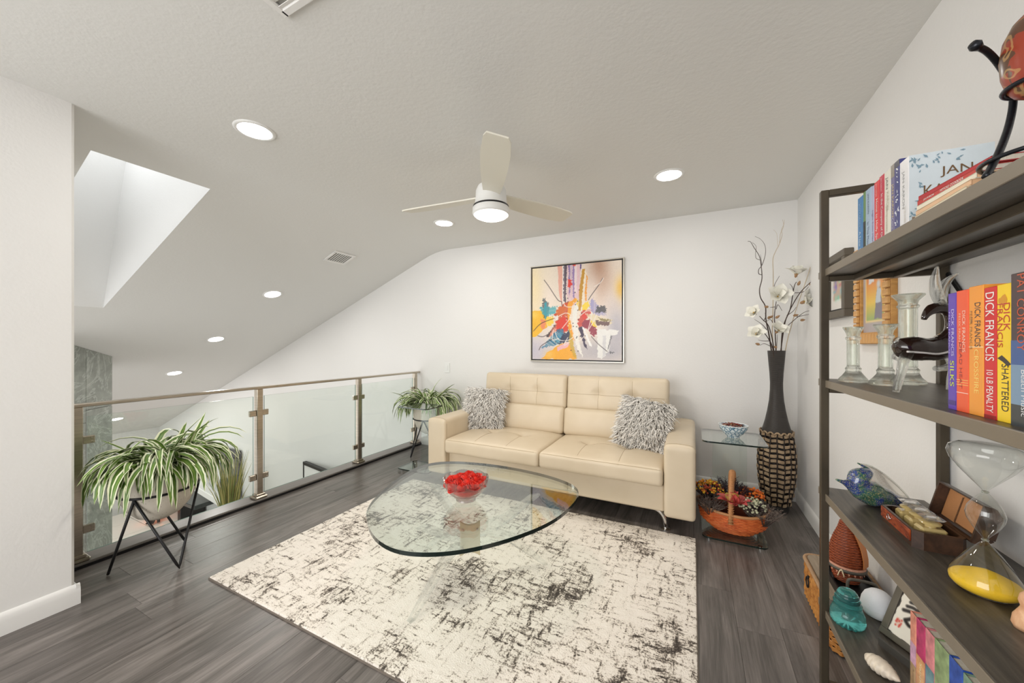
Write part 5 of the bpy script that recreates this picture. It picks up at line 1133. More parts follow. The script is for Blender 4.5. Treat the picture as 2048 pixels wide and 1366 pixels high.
for k in range(44):
    e = r.random(); zc = .015+.205*e if k < 26 else r.uniform(.19, .222); xc = abs(r.gauss(.012, .010))+.004 if k < 26 else r.uniform(.01, .12); a, s = r.uniform(0, PI), r.uniform(.004, .008)
    q.add([(xc+s*u*math.cos(a)-s*.4*v*math.sin(a), yf-k*.00002, zc+s*u*math.sin(a)+s*.4*v*math.cos(a)) for u, v in ((-1, 0), (-.2, -1), (1, 0), (-.2, 1))], [(0, 1, 2, 3)])
q.build('floral_print', cov((126, 156, 172), .5), t, 0)
q = MB(); q.box((.085, yf, .028), (.155, .0006, .05)); q.build('cover_photo', mat('cover_photo', srgb(150, 130, 112), .5, var=.5, vscale=40), t, 0)
# paperbacks lying in a fanned stack
stack = [((222, 196, 160), 'lowest', .016), ((236, 222, 190), 'second from the bottom', .015), ((232, 190, 150), 'third from the bottom', .013), ((240, 232, 210), 'third from the top', .013), ((196, 62, 54), 'second from the top with a red spine', .013), ((186, 40, 48), 'topmost with a red cover', .014)]
z = SZ[0]; pgs = wood_mat('peach_page_edges', [(0.3, srgb(226, 176, 132)), (0.7, srgb(240, 206, 166))], (1, 1, 90), 0.8, 2.0, 0.0, 0.1)
for i, (c, wds, th) in enumerate(stack):
    t = thing('paperback', 'paperback lying in the fanned top shelf stack, %s' % wds, 'book', (0.575, 1.235, z), rz=-0.05+0.028*i, group='paperbacks lying in a stack on the top shelf')
    xo = -0.052+0.004*i+(0.004 if i == 5 else 0); L2 = 0.105 if i < 5 else 0.112
    q = MB(); q.box((xo+.0008, 0, th/2), (.0016, 2*L2, th-.0006)); q.box((xo+.052, 0, .0009), (.104, 2*L2, .0014)); q.box((xo+.052, 0, th-.0011), (.104, 2*L2, .0014)); q.build('cover', cov(c), t, 0)
    q = MB(); q.box((xo+.053, 0, th/2), (.100, 2*L2-.004, th-.0034)); q.build('pages', pgs if i < 4 else pages, t, 0)
    if i == 4:
        lettering('JAN KARON', cov(W_c, .4), t, (0, -1, 0), (0, 0, 1), (xo-.0004, .06, th/2), .04, .006); lettering('MITFORD COOKBOOK', cov(W_c, .4), t, (0, -1, 0), (0, 0, 1), (xo-.0004, -.02, th/2), .075, .006)
    z += th
# second shelf
G2 = 'thrillers standing on the second shelf'; zz = SZ[1]
book('purple book with white and lime lettering, first of the row on the second shelf', G2, .515, 1.171, 1.143, zz, .165, .258, (94, 66, 176), None, [('DICK FRANCIS', .66, .40, .34, -.12, (206, 200, 236)), ('FELIX FRANCIS', .66, .36, .2, .3, (176, 166, 220)), ('SILKS', .31, .22, .52, -.05, (206, 226, 60))], [(.04, .08, (60, 40, 130))])
book('orange red book next to the purple one on the second shelf', G2, .515, 1.142, 1.103, zz, .165, .260, (238, 92, 52), None, [('DICK FRANCIS', .66, .34, .26, -.15, (250, 214, 196)), ('FELIX FRANCIS', .66, .30, .16, .2, (248, 190, 160)), ('DEAD HEAT', .38, .38, .24, .12, (160, 66, 62))], [(.155, .16, (248, 220, 206)), (.22, .225, (244, 196, 110)), (.24, .245, (244, 196, 110)), (.26, .265, (244, 196, 110))])
book('amber orange book with dark lettering on the second shelf', G2, .515, 1.102, 1.059, zz, .165, .263, (240, 156, 60), None, [('DICK FRANCIS', .70, .34, .40, -.12, (60, 60, 62)), ('AND', .74, .05, .12, .28, (90, 80, 70)), ('FELIX FRANCIS', .66, .30, .16, .34, (150, 110, 60)), ('CROSSFIRE', .34, .34, .32, -.05, (250, 214, 120))], [(.525, .531, (250, 226, 180))])
book('red book with large white lettering on the second shelf', G2, .515, 1.058, 1.025, zz, .165, .255, (208, 40, 44), None, [('DICK FRANCIS', .70, .52, .72, 0, W_c), ('10 LB PENALTY', .21, .32, .56, 0, W_c)], [(.0, .03, (150, 24, 30))])
t = book('yellow book with red and dark lettering on the second shelf', G2, .515, 1.024, .986, zz, .165, .256, (246, 208, 44), None, [('DICK', .76, .20, .42, -.15, (190, 44, 40)), ('FRANCIS', .70, .32, .36, .28, (190, 44, 40)), ('SHATTERED', .25, .34, .46, -.05, (50, 48, 44))], [])
q = MB(); q.add([(.0002, y, z) for y, z in ((.017, .118), (.004, .112), (-.008, .104), (-.016, .108), (-.006, .116), (.006, .124))], [(0, 1, 2, 3, 4, 5)]); q.build('spine_emblem', cov((50, 46, 42)), t, 0)
q = MB(); q.add([(.0002, .004+.011*math.cos(a), .226+.009*math.sin(a)*(1+.4*math.cos(3*a))) for a in np.linspace(0, 2*PI, 13)[:-1]], [tuple(range(12))]); q.build('spine_emblem', cov((214, 150, 40)), t, 0)
t = book('thick dark book with a blue landscape spine, last in view on the second shelf', G2, .512, .985, .925, zz, .168, .270, (72, 62, 66), None, [('PAT CONROY', .74, .50, .30, .1, (196, 84, 50)), ('Beach Music', .22, .30, .2, 0, (220, 220, 224))], [(.40, .56, (66, 96, 150)), (.14, .40, (122, 150, 176)), (.0, .14, (58, 66, 70))])
# lowest shelf books
MARBLED = True
G4 = 'tall books standing on the lowest shelf'; zz = SZ[3]
def lowbook(lab, y0, y1, hg, col, bands, tx=()): book(lab, G4, .60, y0, y1, zz, .20, hg, col, None, tx, bands)
lowbook('salmon pink and tan book beside the calligraphy panel, first of the lowest shelf row', 1.549, 1.516, .264, (222, 146, 124), [(0, .42, (176, 146, 110)), (.42, .66, (202, 160, 186))], [('Shirley', .22, .3, .4, 0, (120, 96, 70))])
lowbook('magenta and gold book on the lowest shelf', 1.515, 1.469, .266, (188, 60, 106), [(.12, .60, (214, 160, 110)), (0, .12, (196, 70, 110))], [('Sapphire', .35, .4, .3, 0, (236, 210, 170))])
lowbook('pink and teal marbled book on the lowest shelf', 1.468, 1.425, .268, (214, 136, 140), [(.25, .62, (96, 136, 146)), (0, .25, (182, 140, 160))])
lowbook('wide sage green book on the lowest shelf', 1.424, 1.361, .270, (142, 162, 116), [(0, .2, (166, 176, 120))])
lowbook('royal blue book on the lowest shelf', 1.360, 1.306, .272, (48, 84, 170), [])
lowbook('green and cream book, nearest the camera on the lowest shelf', 1.305, 1.25, .270, (120, 150, 130), [(.0, .3, (210, 204, 184))])
MARBLED = False
# ------------------------------------------------------------------ glass candlesticks
def candlestick(label, x, y, h, rb, rc, rt):
    t = thing('glass_candlestick', label, 'candlestick', (x, y, SZ[1]+0.0005), group='clear glass candlesticks on the second shelf')
    def wob(r, z, a, i): return (r*(1+0.012*math.sin(6*a+z*30)) if r > 0.01 else r), z
    q = MB(); q.lathe([(0.001, 0.004), (rb*.8, 0.0), (rb, 0.004), (rb*.96, 0.012), (rb*.72, 0.026), (rc*1.25, 0.040), (rc*1.2, 0.046), (rc*1.32, 0.052), (rc*1.1, 0.058), (rc, 0.064)], 40, mod=wob, cap=False); q.build('foot', M_['glassg'], t, 40)
    q = MB(); q.lathe([(rc, 0.064), (rc*.97, h*.5), (rc, h-0.052), (rc*.6, h-0.05), (rc*.58, h*.5), (rc*.6, 0.066), (rc, 0.064)], 28, mod=lambda r, z, a, i: (r*(1+0.05*abs(math.sin(4*a))), z), cap=False); q.build('column', M_['glassg'], t, 50)
    q = MB(); q.lathe([(rc, h-0.052), (rc*1.22, h-0.048), (rc*1.25, h-0.041), (rc*1.02, h-0.036), (rc*1.15, h-0.024), (rt*.9, h-0.010), (rt, h-0.005), (rt*.98, h), (rt*.80, h-0.006), (rc*.75, h-0.022), (rc*.7, h-0.034), (0.001, h-0.036)], 40, mod=wob, cap=False); q.build('cup', M_['glassg'], t, 40)
candlestick('short clear glass candlestick, farthest from the glass gazelle', .553, 1.835, .212, .045, .0185, .031)
candlestick('short clear glass candlestick in the middle, just behind the gazelle\'s hind legs', .612, 1.742, .216, .046, .0185, .033)
candlestick('tall clear glass candlestick towering over the two short ones', .700, 1.820, .326, .049, .0235, .043)
# ------------------------------------------------------------------ glass gazelle (local x runs along the picture plane, y away from the viewer)
gz = thing('glass_gazelle', 'dark brown and clear blown glass gazelle with long horns before the candlesticks', 'figurine', (.595, 1.525, SZ[1]), YAW)
amber = nm('dark_brown_glass')[0]; b = amber.node_tree.nodes['Principled BSDF']; b.inputs['Base Color'].default_value = (0.022, 0.010, 0.007, 1); b.inputs['Roughness'].default_value = 0.04; b.inputs['Coat Weight'].default_value = 0.6
S = 1/640.0
def gp(px, py, dy=0.0): return Vector(((px-1822)*S, dy, (783-py)*S))
def gtube(name, pts, rad, m, n=12, mid=4):
    P_ = smooth_path(pts, mid); q = MB(); q.tube(P_, lerp_list(rad, len(P_)), n); return q.build(name, m, gz, 180)
gtube('body', [gp(1792, 701), gp(1802, 698), gp(1825, 698), gp(1850, 700), gp(1875, 697), gp(1893, 684), gp(1902, 664), (gp(1901, 645)), gp(1893, 628), gp(1880, 620), gp(1862, 622), gp(1850, 632), gp(1845, 642)], [.010, .030, .037, .034, .036, .032, .020, .016, .014, .017, .016, .010, .006], amber)
for dy, pts in ((-.022, [(1800, 705), (1790, 724), (1785, 745), (1779, 765), (1776, 781)]), (.024, [(1808, 712), (1822, 722), (1819, 745), (1814, 762), (1811, 779)]), (-.02, [(1885, 702), (1892, 716), (1880, 732), (1862, 736), (1852, 736)]), (.022, [(1893, 700), (1912, 715), (1918, 738), (1914, 760), (1912, 780)])):
    gtube('leg', [gp(px, py, dy) for px, py in pts], [.014, .013, .010, .009, .0075], M_['glassc'])
gtube('horn', [gp(1874, 612, -.006), gp(1864, 592, -.008), gp(1859, 566, -.01), gp(1862, 541, -.012)], [.013, .014, .011, .003], M_['glassc']); gtube('horn', [gp(1882, 612, .006), gp(1885, 592, .01), gp(1898, 568, .012), (gp(1922, 551, .014))], [.012, .015, .011, .003], M_['glassc'])
gtube('ear', [gp(1877, 617, -.01), gp(1866, 609, -.018), gp(1857, 609, -.022)], [.006, .008, .002], M_['glassc']); gtube('tail', [gp(1795, 697), gp(1790, 684), gp(1797, 677)], [.005, .007, .003], M_['glassc']); gtube('flank_stripe', [gp(1792, 704, -.030), gp(1820, 706, -.034), gp(1850, 708, -.033), gp(1878, 700, -.034), gp(1895, 690, -.031)], [.003]*5, mat('white_glass_thread', srgb(225, 220, 215), .1))
# ------------------------------------------------------------------ black iron stand with a painted gourd on the top shelf
st = thing('iron_orb_stand', 'black wrought iron scrolled stand on the top shelf holding the painted gourd', 'stand', (.575, 1.03, SZ[0]), YAW)
S2 = 1/1095.0
def sp_(px, py, dy=0.0): return Vector(((px-2088)*S2, dy, (360-py)*S2))
for ang in (0, 2.62, -2.0):
    P_ = smooth_path([(-0.0914, 0.01, 0.003), (-0.0652, 0.02, 0.0297), (-0.027, 0.035, 0.0757), (0.008, 0.05, 0.1283), (0.0217, 0.055, 0.176), (0.0148, 0.055, 0.2107), (-0.0204, 0.045, 0.2396), (-0.056, 0.035, 0.256), (-0.0816, 0.03, 0.2616)], 6)
    q = MB(); q.tube(P_, lerp_list([.0055, .0060, .0058, .0055, .0052], len(P_)), 10); o = q.build('leg', M_['iron'], st, 180); o.rotation_euler = (0, 0, ang)
    q = MB(); q.tube([(-0.0743, 0.032, 0.2613), (-0.0845, 0.03, 0.2635), (-0.0912, 0.03, 0.2664)], [.006, .0095, .007], 12); e = q.build('knob', M_['iron'], o, 180)
for zz_, rr_, nme in ((sp_(0, 172).z, .044, 'holding_ring'), (sp_(0, 318).z, .072, 'lower_ring')):
    q = MB(); q.tube([(rr_*math.cos(a), rr_*math.sin(a), zz_) for a in np.linspace(0, 2*PI, 41)[:-1]], .0042, 8, closed=True); q.build(nme, M_['iron'], st, 180)
gd = thing('painted_gourd', 'red and brown painted round gourd sitting in the iron stand', 'gourd', (.575, 1.03, SZ[0]), YAW)
gm_, nt, b = nm('painted_gourd_skin'); v = coords(nt); n1 = noise_tex(nt, v, 9, 3, .5, 1.2); vo = node(nt, 'ShaderNodeTexWave', {'Vector': v, 'Scale': 14.0, 'Distortion': 14.0, 'Detail': 2.0, 'Detail Scale': 1.4}).outputs[1]
base_ = ramp(nt, n1, [(0.36, srgb(92, 62, 44)), (0.42, srgb(150, 60, 40)), (0.56, srgb(176, 80, 54)), (0.62, srgb(206, 158, 76)), (0.68, srgb(60, 62, 58))], 'CONSTANT'); mx = node(nt, 'ShaderNodeMix', data_type='RGBA'); nt.links.new(ramp(nt, vo, [(0.86, (0, 0, 0, 1)), (0.93, (.6, .6, .6, 1))]), mx.inputs[0]); nt.links.new(base_, mx.inputs[6]); mx.inputs[7].default_value = srgb(190, 150, 96); nt.links.new(mx.outputs[2], b.inputs['Base Color']); b.inputs['Roughness'].default_value = 0.3
q = MB(); q.lathe([(.001, .148), (.018, .150), (.032, .160), (.040, .172), (.047, .200), (.049, .232), (.045, .265), (.034, .292), (.02, .308), (.009, .314), (.001, .315)], 40); q.build('shell', gm_, gd, 180)
q = MB(); q.tube([(0, 0, .312), (.004, 0, .33), (.012, .004, .345)], [.008, .006, .005], 8); q.build('stalk', mat('gourd_stalk', srgb(120, 96, 62), .8), gd, 180)
# ------------------------------------------------------------------ third shelf
Z3 = SZ[2]
fs_ = thing('glass_shell_bird', 'blue green speckled blown glass shell shaped like a bird on the third shelf', 'figurine', (.622, 1.840, Z3), YAW)
spk, nt, b = nm('speckled_art_glass'); v = coords(nt); n1 = noise_tex(nt, v, 16, 4, .6, .6); vo = node(nt, 'ShaderNodeTexVoronoi', {'Vector': v, 'Scale': 430}); vc = node(nt, 'ShaderNodeSeparateXYZ', {0: vo.outputs['Color']})
base_ = ramp(nt, n1, [(0.32, srgb(34, 66, 60)), (0.45, srgb(70, 112, 92)), (0.54, srgb(46, 58, 130)), (0.62, srgb(70, 100, 150)), (0.72, srgb(130, 140, 92))]); mx = node(nt, 'ShaderNodeMix', data_type='RGBA'); nt.links.new(ramp(nt, vc.outputs[0], [(0.78, (0, 0, 0, 1)), (0.82, (.7, .7, .7, 1))]), mx.inputs[0]); nt.links.new(base_, mx.inputs[6]); mx.inputs[7].default_value = srgb(176, 170, 120); nt.links.new(mx.outputs[2], b.inputs['Base Color']); b.inputs['Roughness'].default_value = .06; b.inputs['Coat Weight'].default_value = .6
S3 = 1/531.0
def fp(px, py, dy=0.0): return Vector(((px-1755)*S3, dy, (1008-py)*S3))
P_ = smooth_path([fp(1674, 956), fp(1688, 961), fp(1703, 966), fp(1722, 975), fp(1745, 984), fp(1770, 991), fp(1798, 998), fp(1822, 1003)], 4)
q = MB(); q.tube(P_, lerp_list([.003, .008, .020, .038, .046, .036, .018, .005], len(P_)), 20, flat=1.0); q.build('body', spk, fs_, 180)
P_ = smooth_path([fp(1712, 972, .0), fp(1720, 952, .0), fp(1734, 944, .0), fp(1742, 945, .005), fp(1744, 938, .01), fp(1732, 930, .01), fp(1722, 925, .01)], 4); q = MB(); q.tube(P_, lerp_list([.026, .034, .022, .012, .006, .004, .0025], len(P_)), 14); q.build('neck', spk, fs_, 180)
# the clear flared lip: a thick curved fan
topc = smooth_path([fp(1724, 925, .0), fp(1748, 931, .03), fp(1775, 940, .055), fp(1802, 955, .065), fp(1820, 972, .055), fp(1829, 990, .03), fp(1826, 1003, .0)], 5); botc = smooth_path([fp(1738, 948, .0), fp(1745, 962, .012), fp(1760, 975, .02), fp(1778, 985, .022), fp(1796, 993, .018), fp(1812, 999, .01), fp(1824, 1003, .0)], 5)
q = MB(); vs = []; K = 6; N = len(topc)
for side in (0, 1):
    for a, b_ in zip(topc, botc):
        for k in range(K+1):
            t = k/K; p = b_.lerp(a, t); p.y += .012*math.sin(PI*t)+(.003 if side else 0); p.z += .002*math.sin(N*t) ; vs.append(tuple(p))
o_ = N*(K+1); fs = []
for s in (0, 1):
    for i in range(N-1):
        for k in range(K): a = s*o_+i*(K+1)+k; fs.append((a, a+1, a+K+2, a+K+1) if s == 0 else (a, a+K+1, a+K+2, a+1))
for i in range(N-1): a = i*(K+1)+K; fs.append((a, o_+a, o_+a+K+1, a+K+1)); a = i*(K+1); fs.append((a, a+K+1, o_+a+K+1, o_+a))
q.add(vs, fs); q.build('clear_lip', solid_glass('smoky_clear_lip', (.93, .92, .90, 1), .55), fs_, 180)
q = MB(); q.tube(smooth_path([p for p in topc], 1), .0022, 6); q.build('lip_edge', M_['glassg'], fs_, 180)
# wooden box with stoppered bottles
bx = thing('bottle_chest', 'open dark wooden chest with a polished red front holding glass bottles on the third shelf', 'box', (.640, 1.605, Z3))
dk = wood_mat('dark_chest_wood', [(0.3, srgb(44, 30, 22)), (0.7, srgb(84, 58, 42))], (8, 1.5, 8), .35); rdw = wood_mat('polished_red_burl', [(0.3, srgb(92, 34, 18)), (0.55, srgb(150, 66, 34)), (0.75, srgb(186, 98, 52))], (10, 3, 10), .15, 4.0, 2.0)
q = MB(); foot = [(-.052, -.095), (-.030, -.107), (.05, -.107), (.062, -.095), (.062, .095), (.05, .107), (-.030, .107), (-.052, .095)]
q.prism(foot, 0, .012); inn = [(x*.86, y*.90) for x, y in foot]; m8 = len(foot)
vs = [(x, y, z) for z in (.012, .052) for x, y in foot]+[(x, y, z) for z in (.052, .012) for x, y in inn]
q.add(vs, [(r*m8+i, r*m8+(i+1) % m8, (r+1)*m8+(i+1) % m8, (r+1)*m8+i) for r in range(3) for i in range(m8)]); q.build('body', dk, bx, 0)
q = MB(); q.cbox((-.0535, 0, .033), (.004, .186, .034), .001); q.build('front_panel', rdw, bx, 0)
q = MB(); q.tube([(-.058, .034+.008*math.cos(a), .034+.009*math.sin(a)) for a in np.linspace(0, 2*PI, 17)[:-1]], .0013, 6, closed=True); q.lathe([(.0005, 0), (.003, 0), (.003, .003), (.0005, .003)], 8, (-.058, .018, .034)); q.build('clasp', M_['chrome'], bx, 180)
lid = MB(); ML = Matrix.Translation((.066, 0, .050)) @ Matrix.Rotation(math.radians(104), 4, 'Y')     # hinged at the back edge, leaning toward the wall
prof = [(0, 0), (-.104, 0), (-.104, .022), (-.085, .038), (-.02, .038), (0, .022)]
for y0, y1 in ((-.107, -.100), (.100, .107)): lid.add([ML @ Vector((x, y, z)) for y in (y0, y1) for x, z in prof], [tuple(range(6)), tuple(range(11, 5, -1))]+[(i, (i+1) % 6, 6+(i+1) % 6, 6+i) for i in range(6)])
for (xa, za), (xb, zb) in zip(prof[1:], prof[2:]+prof[:1]):
    if za == 0 and zb == 0: continue
    d = Vector((xb-xa, 0, zb-za)).normalized(); nn = Vector((-d.z, 0, d.x))*.004
    c0 = [Vector((xa, 0, za)), Vector((xb, 0, zb))]; lid.add([ML @ (p+Vector((0, y, 0))+o2) for y in (-.107, .107) for p, o2 in ((c0[0], Vector()), (c0[1], Vector()), (c0[1], nn), (c0[0], nn))], [(0, 1, 2, 3), (7, 6, 5, 4), (0, 4, 5, 1), (1, 5, 6, 2), (2, 6, 7, 3), (3, 7, 4, 0)])
lo = lid.build('lid', dk, bx, 0)
q = MB()
for y0, y1 in ((-.099, .028), (.030, .099)): q.cbox((-.052, (y0+y1)/2, .030), (.096, y1-y0-.001, .006), .001)
q.v = [tuple(ML @ Vector(p)) for p in q.v]; q.build('tan_lining', mat('tan_leather', srgb(176, 122, 76), .6, var=.1), lo, 0)
q = MB()
for k in range(18): q.box(ML @ Vector((-.012-.0045*k, .029, .0262)), (.003, .003, .003))
for k in range(30): q.box(ML @ Vector((-.008, -.095+.0042*k, .0262)), (.003, .0024, .003))
q.build('stitching', cov((92, 60, 36), .7), lo, 0)
gold_l = nm('pale_amber_liquid')[0]; b = gold_l.node_tree.nodes['Principled BSDF']; b.inputs['Base Color'].default_value = srgb(214, 190, 128); b.inputs['Roughness'].default_value = .06; b.inputs['Coat Weight'].default_value = .5; b.inputs['Transmission Weight'].default_value = .25
for k, (y, wds) in enumerate(((.058, 'farthest of the three'), (.0, 'middle one of the three'), (-.058, 'nearest of the three'))):
    t = thing('glass_bottle', 'square stoppered glass bottle in the open wooden chest, %s' % wds, 'bottle', (.640+.004, 1.605+y, Z3+.0125), rz=.06*(k-1), group='glass bottles in the wooden chest')
    q = MB(); q.cbox((0, 0, .022), (.060, .045, .044), .006); q.build('body', gold_l, t, 0)
    q = MB(); q.lathe([(.012, .044), (.012, .050), (.023, .053), (.024, .057), (.020, .060), (.010, .061), (.001, .061)], 20, cap=False); q.build('collar', gold_l, t, 40)
    q = MB(); q.lathe([(.010, .061), (.007, .066)], 12, cap=False); q.add([(sx*.019, sy*.019, .068) for sx, sy in ((-1, -1), (1, -1), (1, 1), (-1, 1))]+[(sx*.024, sy*.024, .074) for sx, sy in ((-1, -1), (1, -1), (1, 1), (-1, 1))]+[(sx*.014, sy*.014, .081) for sx, sy in ((-1, -1), (1, -1), (1, 1), (-1, 1))], [(3, 2, 1, 0), (8, 9, 10, 11)]+[(4*r+i, 4*r+(i+1) % 4, 4*r+4+(i+1) % 4, 4*r+4+i) for r in (0, 1) for i in range(4)]); q.build('stopper', M_['crystal'], t, 0)
# three-bulb hourglass with yellow sand
hg = thing('sand_timer', 'tall three-bulb clear glass sand timer with yellow sand on the third shelf', 'hourglass', (.641, 1.311, Z3))
def bulb(prof, name, m): q = MB(); q.lathe([(r_*.63, z_) for r_, z_ in prof], 48, cap=False); return q.build(name, m, hg, 180)
lowp = [(.001, .001), (.055, .001), (.082, .006), (.095, .018), (.0965, .030), (.088, .046), (.066, .072), (.040, .098), (.018, .117), (.007, .1255), (.005, .130)]
midp = [(.005, .130), (.012, .138), (.034, .158), (.048, .178), (.0515, .192), (.046, .208), (.028, .228), (.012, .241), (.0055, .247)]
topp = [(.0055, .247), (.012, .254), (.040, .276), (.070, .300), (.092, .322), (.1, .340), (.094, .354), (.07, .362), (.03, .364), (.001, .364)]
bulb(lowp, 'lower_bulb', M_['bulb']); bulb(midp, 'middle_bulb', M_['bulb']); bulb(topp, 'upper_bulb', M_['bulb'])
q = MB(); q.lathe([(.001, .003), (.034, .003), (.050, .008), (.0580, .018), (.059, .028), (.054, .034), (.031, .046), (.012, .054), (.001, .057)], 40); o = q.build('sand', mat('yellow_sand', srgb(240, 194, 40), .9, var=.08, vscale=40, bumps=.3, bscale=300), hg, 180)
for z, r_ in ((.129, .0046), (.246, .0048)): q = MB(); q.tube([(r_*math.cos(a), r_*math.sin(a), z) for a in np.linspace(0, 2*PI, 17)[:-1]], .0022, 6, closed=True); q.build('neck_ring', M_['glassg'], hg, 180)
wf_ = thing('wooden_figurine', 'small pinkish carved wooden figure at the photo\'s edge on the third shelf', 'figurine', (.640, 1.176, Z3))
q = MB(); q.lathe([(.001, 0), (.021, 0), (.025, .010), (.0235, .026), (.016, .042), (.0135, .048), (.0175, .060), (.015, .074), (.006, .084), (.001, .086)], 28, sy=.85, mod=lambda r, z, a, i: (r*(1+.06*math.sin(3*a+z*40)), z)); q.build('body', wood_mat('pink_cedar', [(0.3, srgb(200, 140, 100)), (0.55, srgb(230, 186, 146)), (0.7, srgb(240, 206, 172))], (1, 1, .4), .45, 14.0, 2.5), wf_, 180)
# ------------------------------------------------------------------ lowest shelf
Z4 = SZ[3]
teal, nt, b = nm('teal_glass'); b.inputs['Base Color'].default_value = (0.16, 0.62, 0.60, 1); b.inputs['Roughness'].default_value = .05; b.inputs['Transmission Weight'].default_value = .85; b.inputs['IOR'].default_value = 1.4
ins = thing('glass_insulator', 'teal glass telegraph insulator with a beaded foot on the lowest shelf', 'insulator', (.540, 1.848, Z4))
q = MB(); q.lathe([(.001, .012), (.055, .006), (.062, .0), (.068, .006), (.071, .018), (.069, .040), (.060, .058), (.048, .064), (.050, .070), (.057, .073), (.058, .079), (.048, .083), (.044, .086)], 56, sx=.75, sy=.75, mod=lambda r, z, a, i: (r, z+(.002*math.cos(a*40) if z < .002 and r > .05 else 0))); q.build('skirt', teal, ins, 40)
q = MB(); q.lathe([(.044, .086), (.050, .089), (.052, .096), (.045, .1), (.047, .104), (.045, .110), (.041, .113), (.040, .118), (.032, .126), (.018, .131), (.001, .132)], 48, sx=.75, sy=.75); q.build('crown', teal, ins, 40)
spk_ = thing('smart_speaker', 'white egg-shaped smart speaker on the lowest shelf behind the teal insulator', 'speaker', (.664, 1.948, Z4))
q = MB(); q.lathe([(.001, 0), (.045, 0), (.060, .006), (.072, .024), (.0745, .036)], 48, sx=.72, sy=.72, cap=False); q.build('base', mat('white_speaker_shell', srgb(226, 226, 226), .45), spk_, 180)
q = MB(); q.lathe([(.0742, .036), (.0745, .042), (.070, .062), (.058, .082), (.038, .096), (.016, .103), (.001, .104)], 48, sx=.72, sy=.72, cap=False); q.build('fabric_top', mat('white_speaker_cloth', srgb(216, 217, 220), .8, bumps=.2, bscale=300), spk_, 180)
cp_ = thing('calligraphy_panel', 'grey framed black ink calligraphy leaning on the lowest shelf', 'picture frame', (.0, .0, .0))
wv_ = Vector((.49, -.87, 0)).normalized(); uv_ = Vector((.36, .20, .91)); uv_ = (uv_-wv_*uv_.dot(wv_)).normalized(); nv_ = wv_.cross(uv_)
CP = frameM(wv_, -nv_, uv_, (.628, 1.846, Z4+.004)); cp_.matrix_basis = CP
PW, PH = .205, .215
q = MB()
for a, b_, c, d in ((PW/2, .011, PW, .022), (PW/2, PH-.011, PW, .022)): q.cbox((a, .006, b_), (c, .012, d), .001)
for a in (.011, PW-.011): q.cbox((a, .006, PH/2), (.022, .012, PH-.046), .001)
q.build('frame', mat('grey_brown_frame', srgb(96, 90, 78), .4), cp_, 0)
q = MB(); q.box((PW/2, .010, PH/2), (PW-.03, .004, PH-.03)); q.build('backing', mat('dark_mount', srgb(52, 48, 42), .6), cp_, 0)
def callig(u, v):
    x = u*100; y = v*100; C = Canvas(x, y, (54, 50, 44)); C.poly([(5, 4), (95, 5), (95, 95), (6, 96)], (232, 226, 212), 2.2, .12)
    K_ = (38, 32, 28)
    for pts, w_ in (([(30, 86), (38, 79), (44, 73)], 3.5), ([(22, 75), (36, 77), (48, 71)], 3), ([(19, 65), (32, 68), (46, 61)], 3), ([(16, 55), (32, 59), (48, 51)], 3.4), ([(38, 77), (38, 60), (32, 48), (24, 40)], 3.2), ([(36, 58), (44, 46), (40, 34)], 3), ([(26, 38), (34, 34), (46, 38)], 3.4), ([(42, 36), (44, 28), (50, 24)], 3.4), ([(54, 78), (70, 76)], 3), ([(52, 64), (74, 64)], 3), ([(62, 80), (60, 54), (54, 36)], 3.2), ([(56, 48), (76, 34)], 3)): C.line(pts, w_, K_, 1)
    C.poly([(10, 20), (22, 20), (22, 36), (10, 36)], (226, 200, 184), 1, .1); 
    for k in range(14): r = np.random.RandomState(k+3); C.glow(r.uniform(11, 21), r.uniform(21, 35), 1.6, 2.2, (206, 74, 62), .8, 4)
    return C.c
cv = painted('paper', PW-.03, PH-.03, 90, 94, callig, cp_, bpy.data.materials['print_ink']); cv.location = (PW/2, .0035, .015)
es = thing('panel_rest', 'dark grey block rest in front of the calligraphy panel on the lowest shelf', 'stand', (.628+.49*.11-.045, 1.846-.87*.11-.03, Z4), rz=math.atan2(-.87, .49))
q = MB(); q.prism([(-.012, 0), (.012, 0), (.012, .012), (-.006, .026), (-.012, .026)], -.055, .055, M=Matrix.Rotation(PI/2, 4, 'Z') @ Matrix.Rotation(PI/2, 4, 'X')); q.build('block', mat('dark_grey_block', srgb(70, 68, 64), .35), es, 0)
se = thing('sea_shell', 'small cream spiral sea shell on the lowest shelf by the tall books', 'shell', (.556, 1.604, Z4), rz=-1.0)
q = MB(); vs = []; NA, NS2 = 18, 60
for i in range(NS2+1):
    t = i/NS2; x = -.050+.100*t; rad = .0275*math.sin(PI*min(1, .04+.95*t**.85))**.75*(1-.05*math.cos(t*44)*(t > .3))
    for k in range(NA): a = 2*PI*k/NA; rr = max(rad, .001)*(1+.05*math.sin(a+t*44)); vs.append((x, rr*math.cos(a), .0255+rr*.85*math.sin(a)))
q.add(vs, [(i*NA+k, i*NA+(k+1) % NA, (i+1)*NA+(k+1) % NA, (i+1)*NA+k) for i in range(NS2) for k in range(NA)]+[tuple(range(NA)), tuple(NS2*NA+k for k in range(NA))]); q.build('shell', mat('cream_shell', srgb(218, 206, 188), .35, var=.12, vscale=60), se, 180)
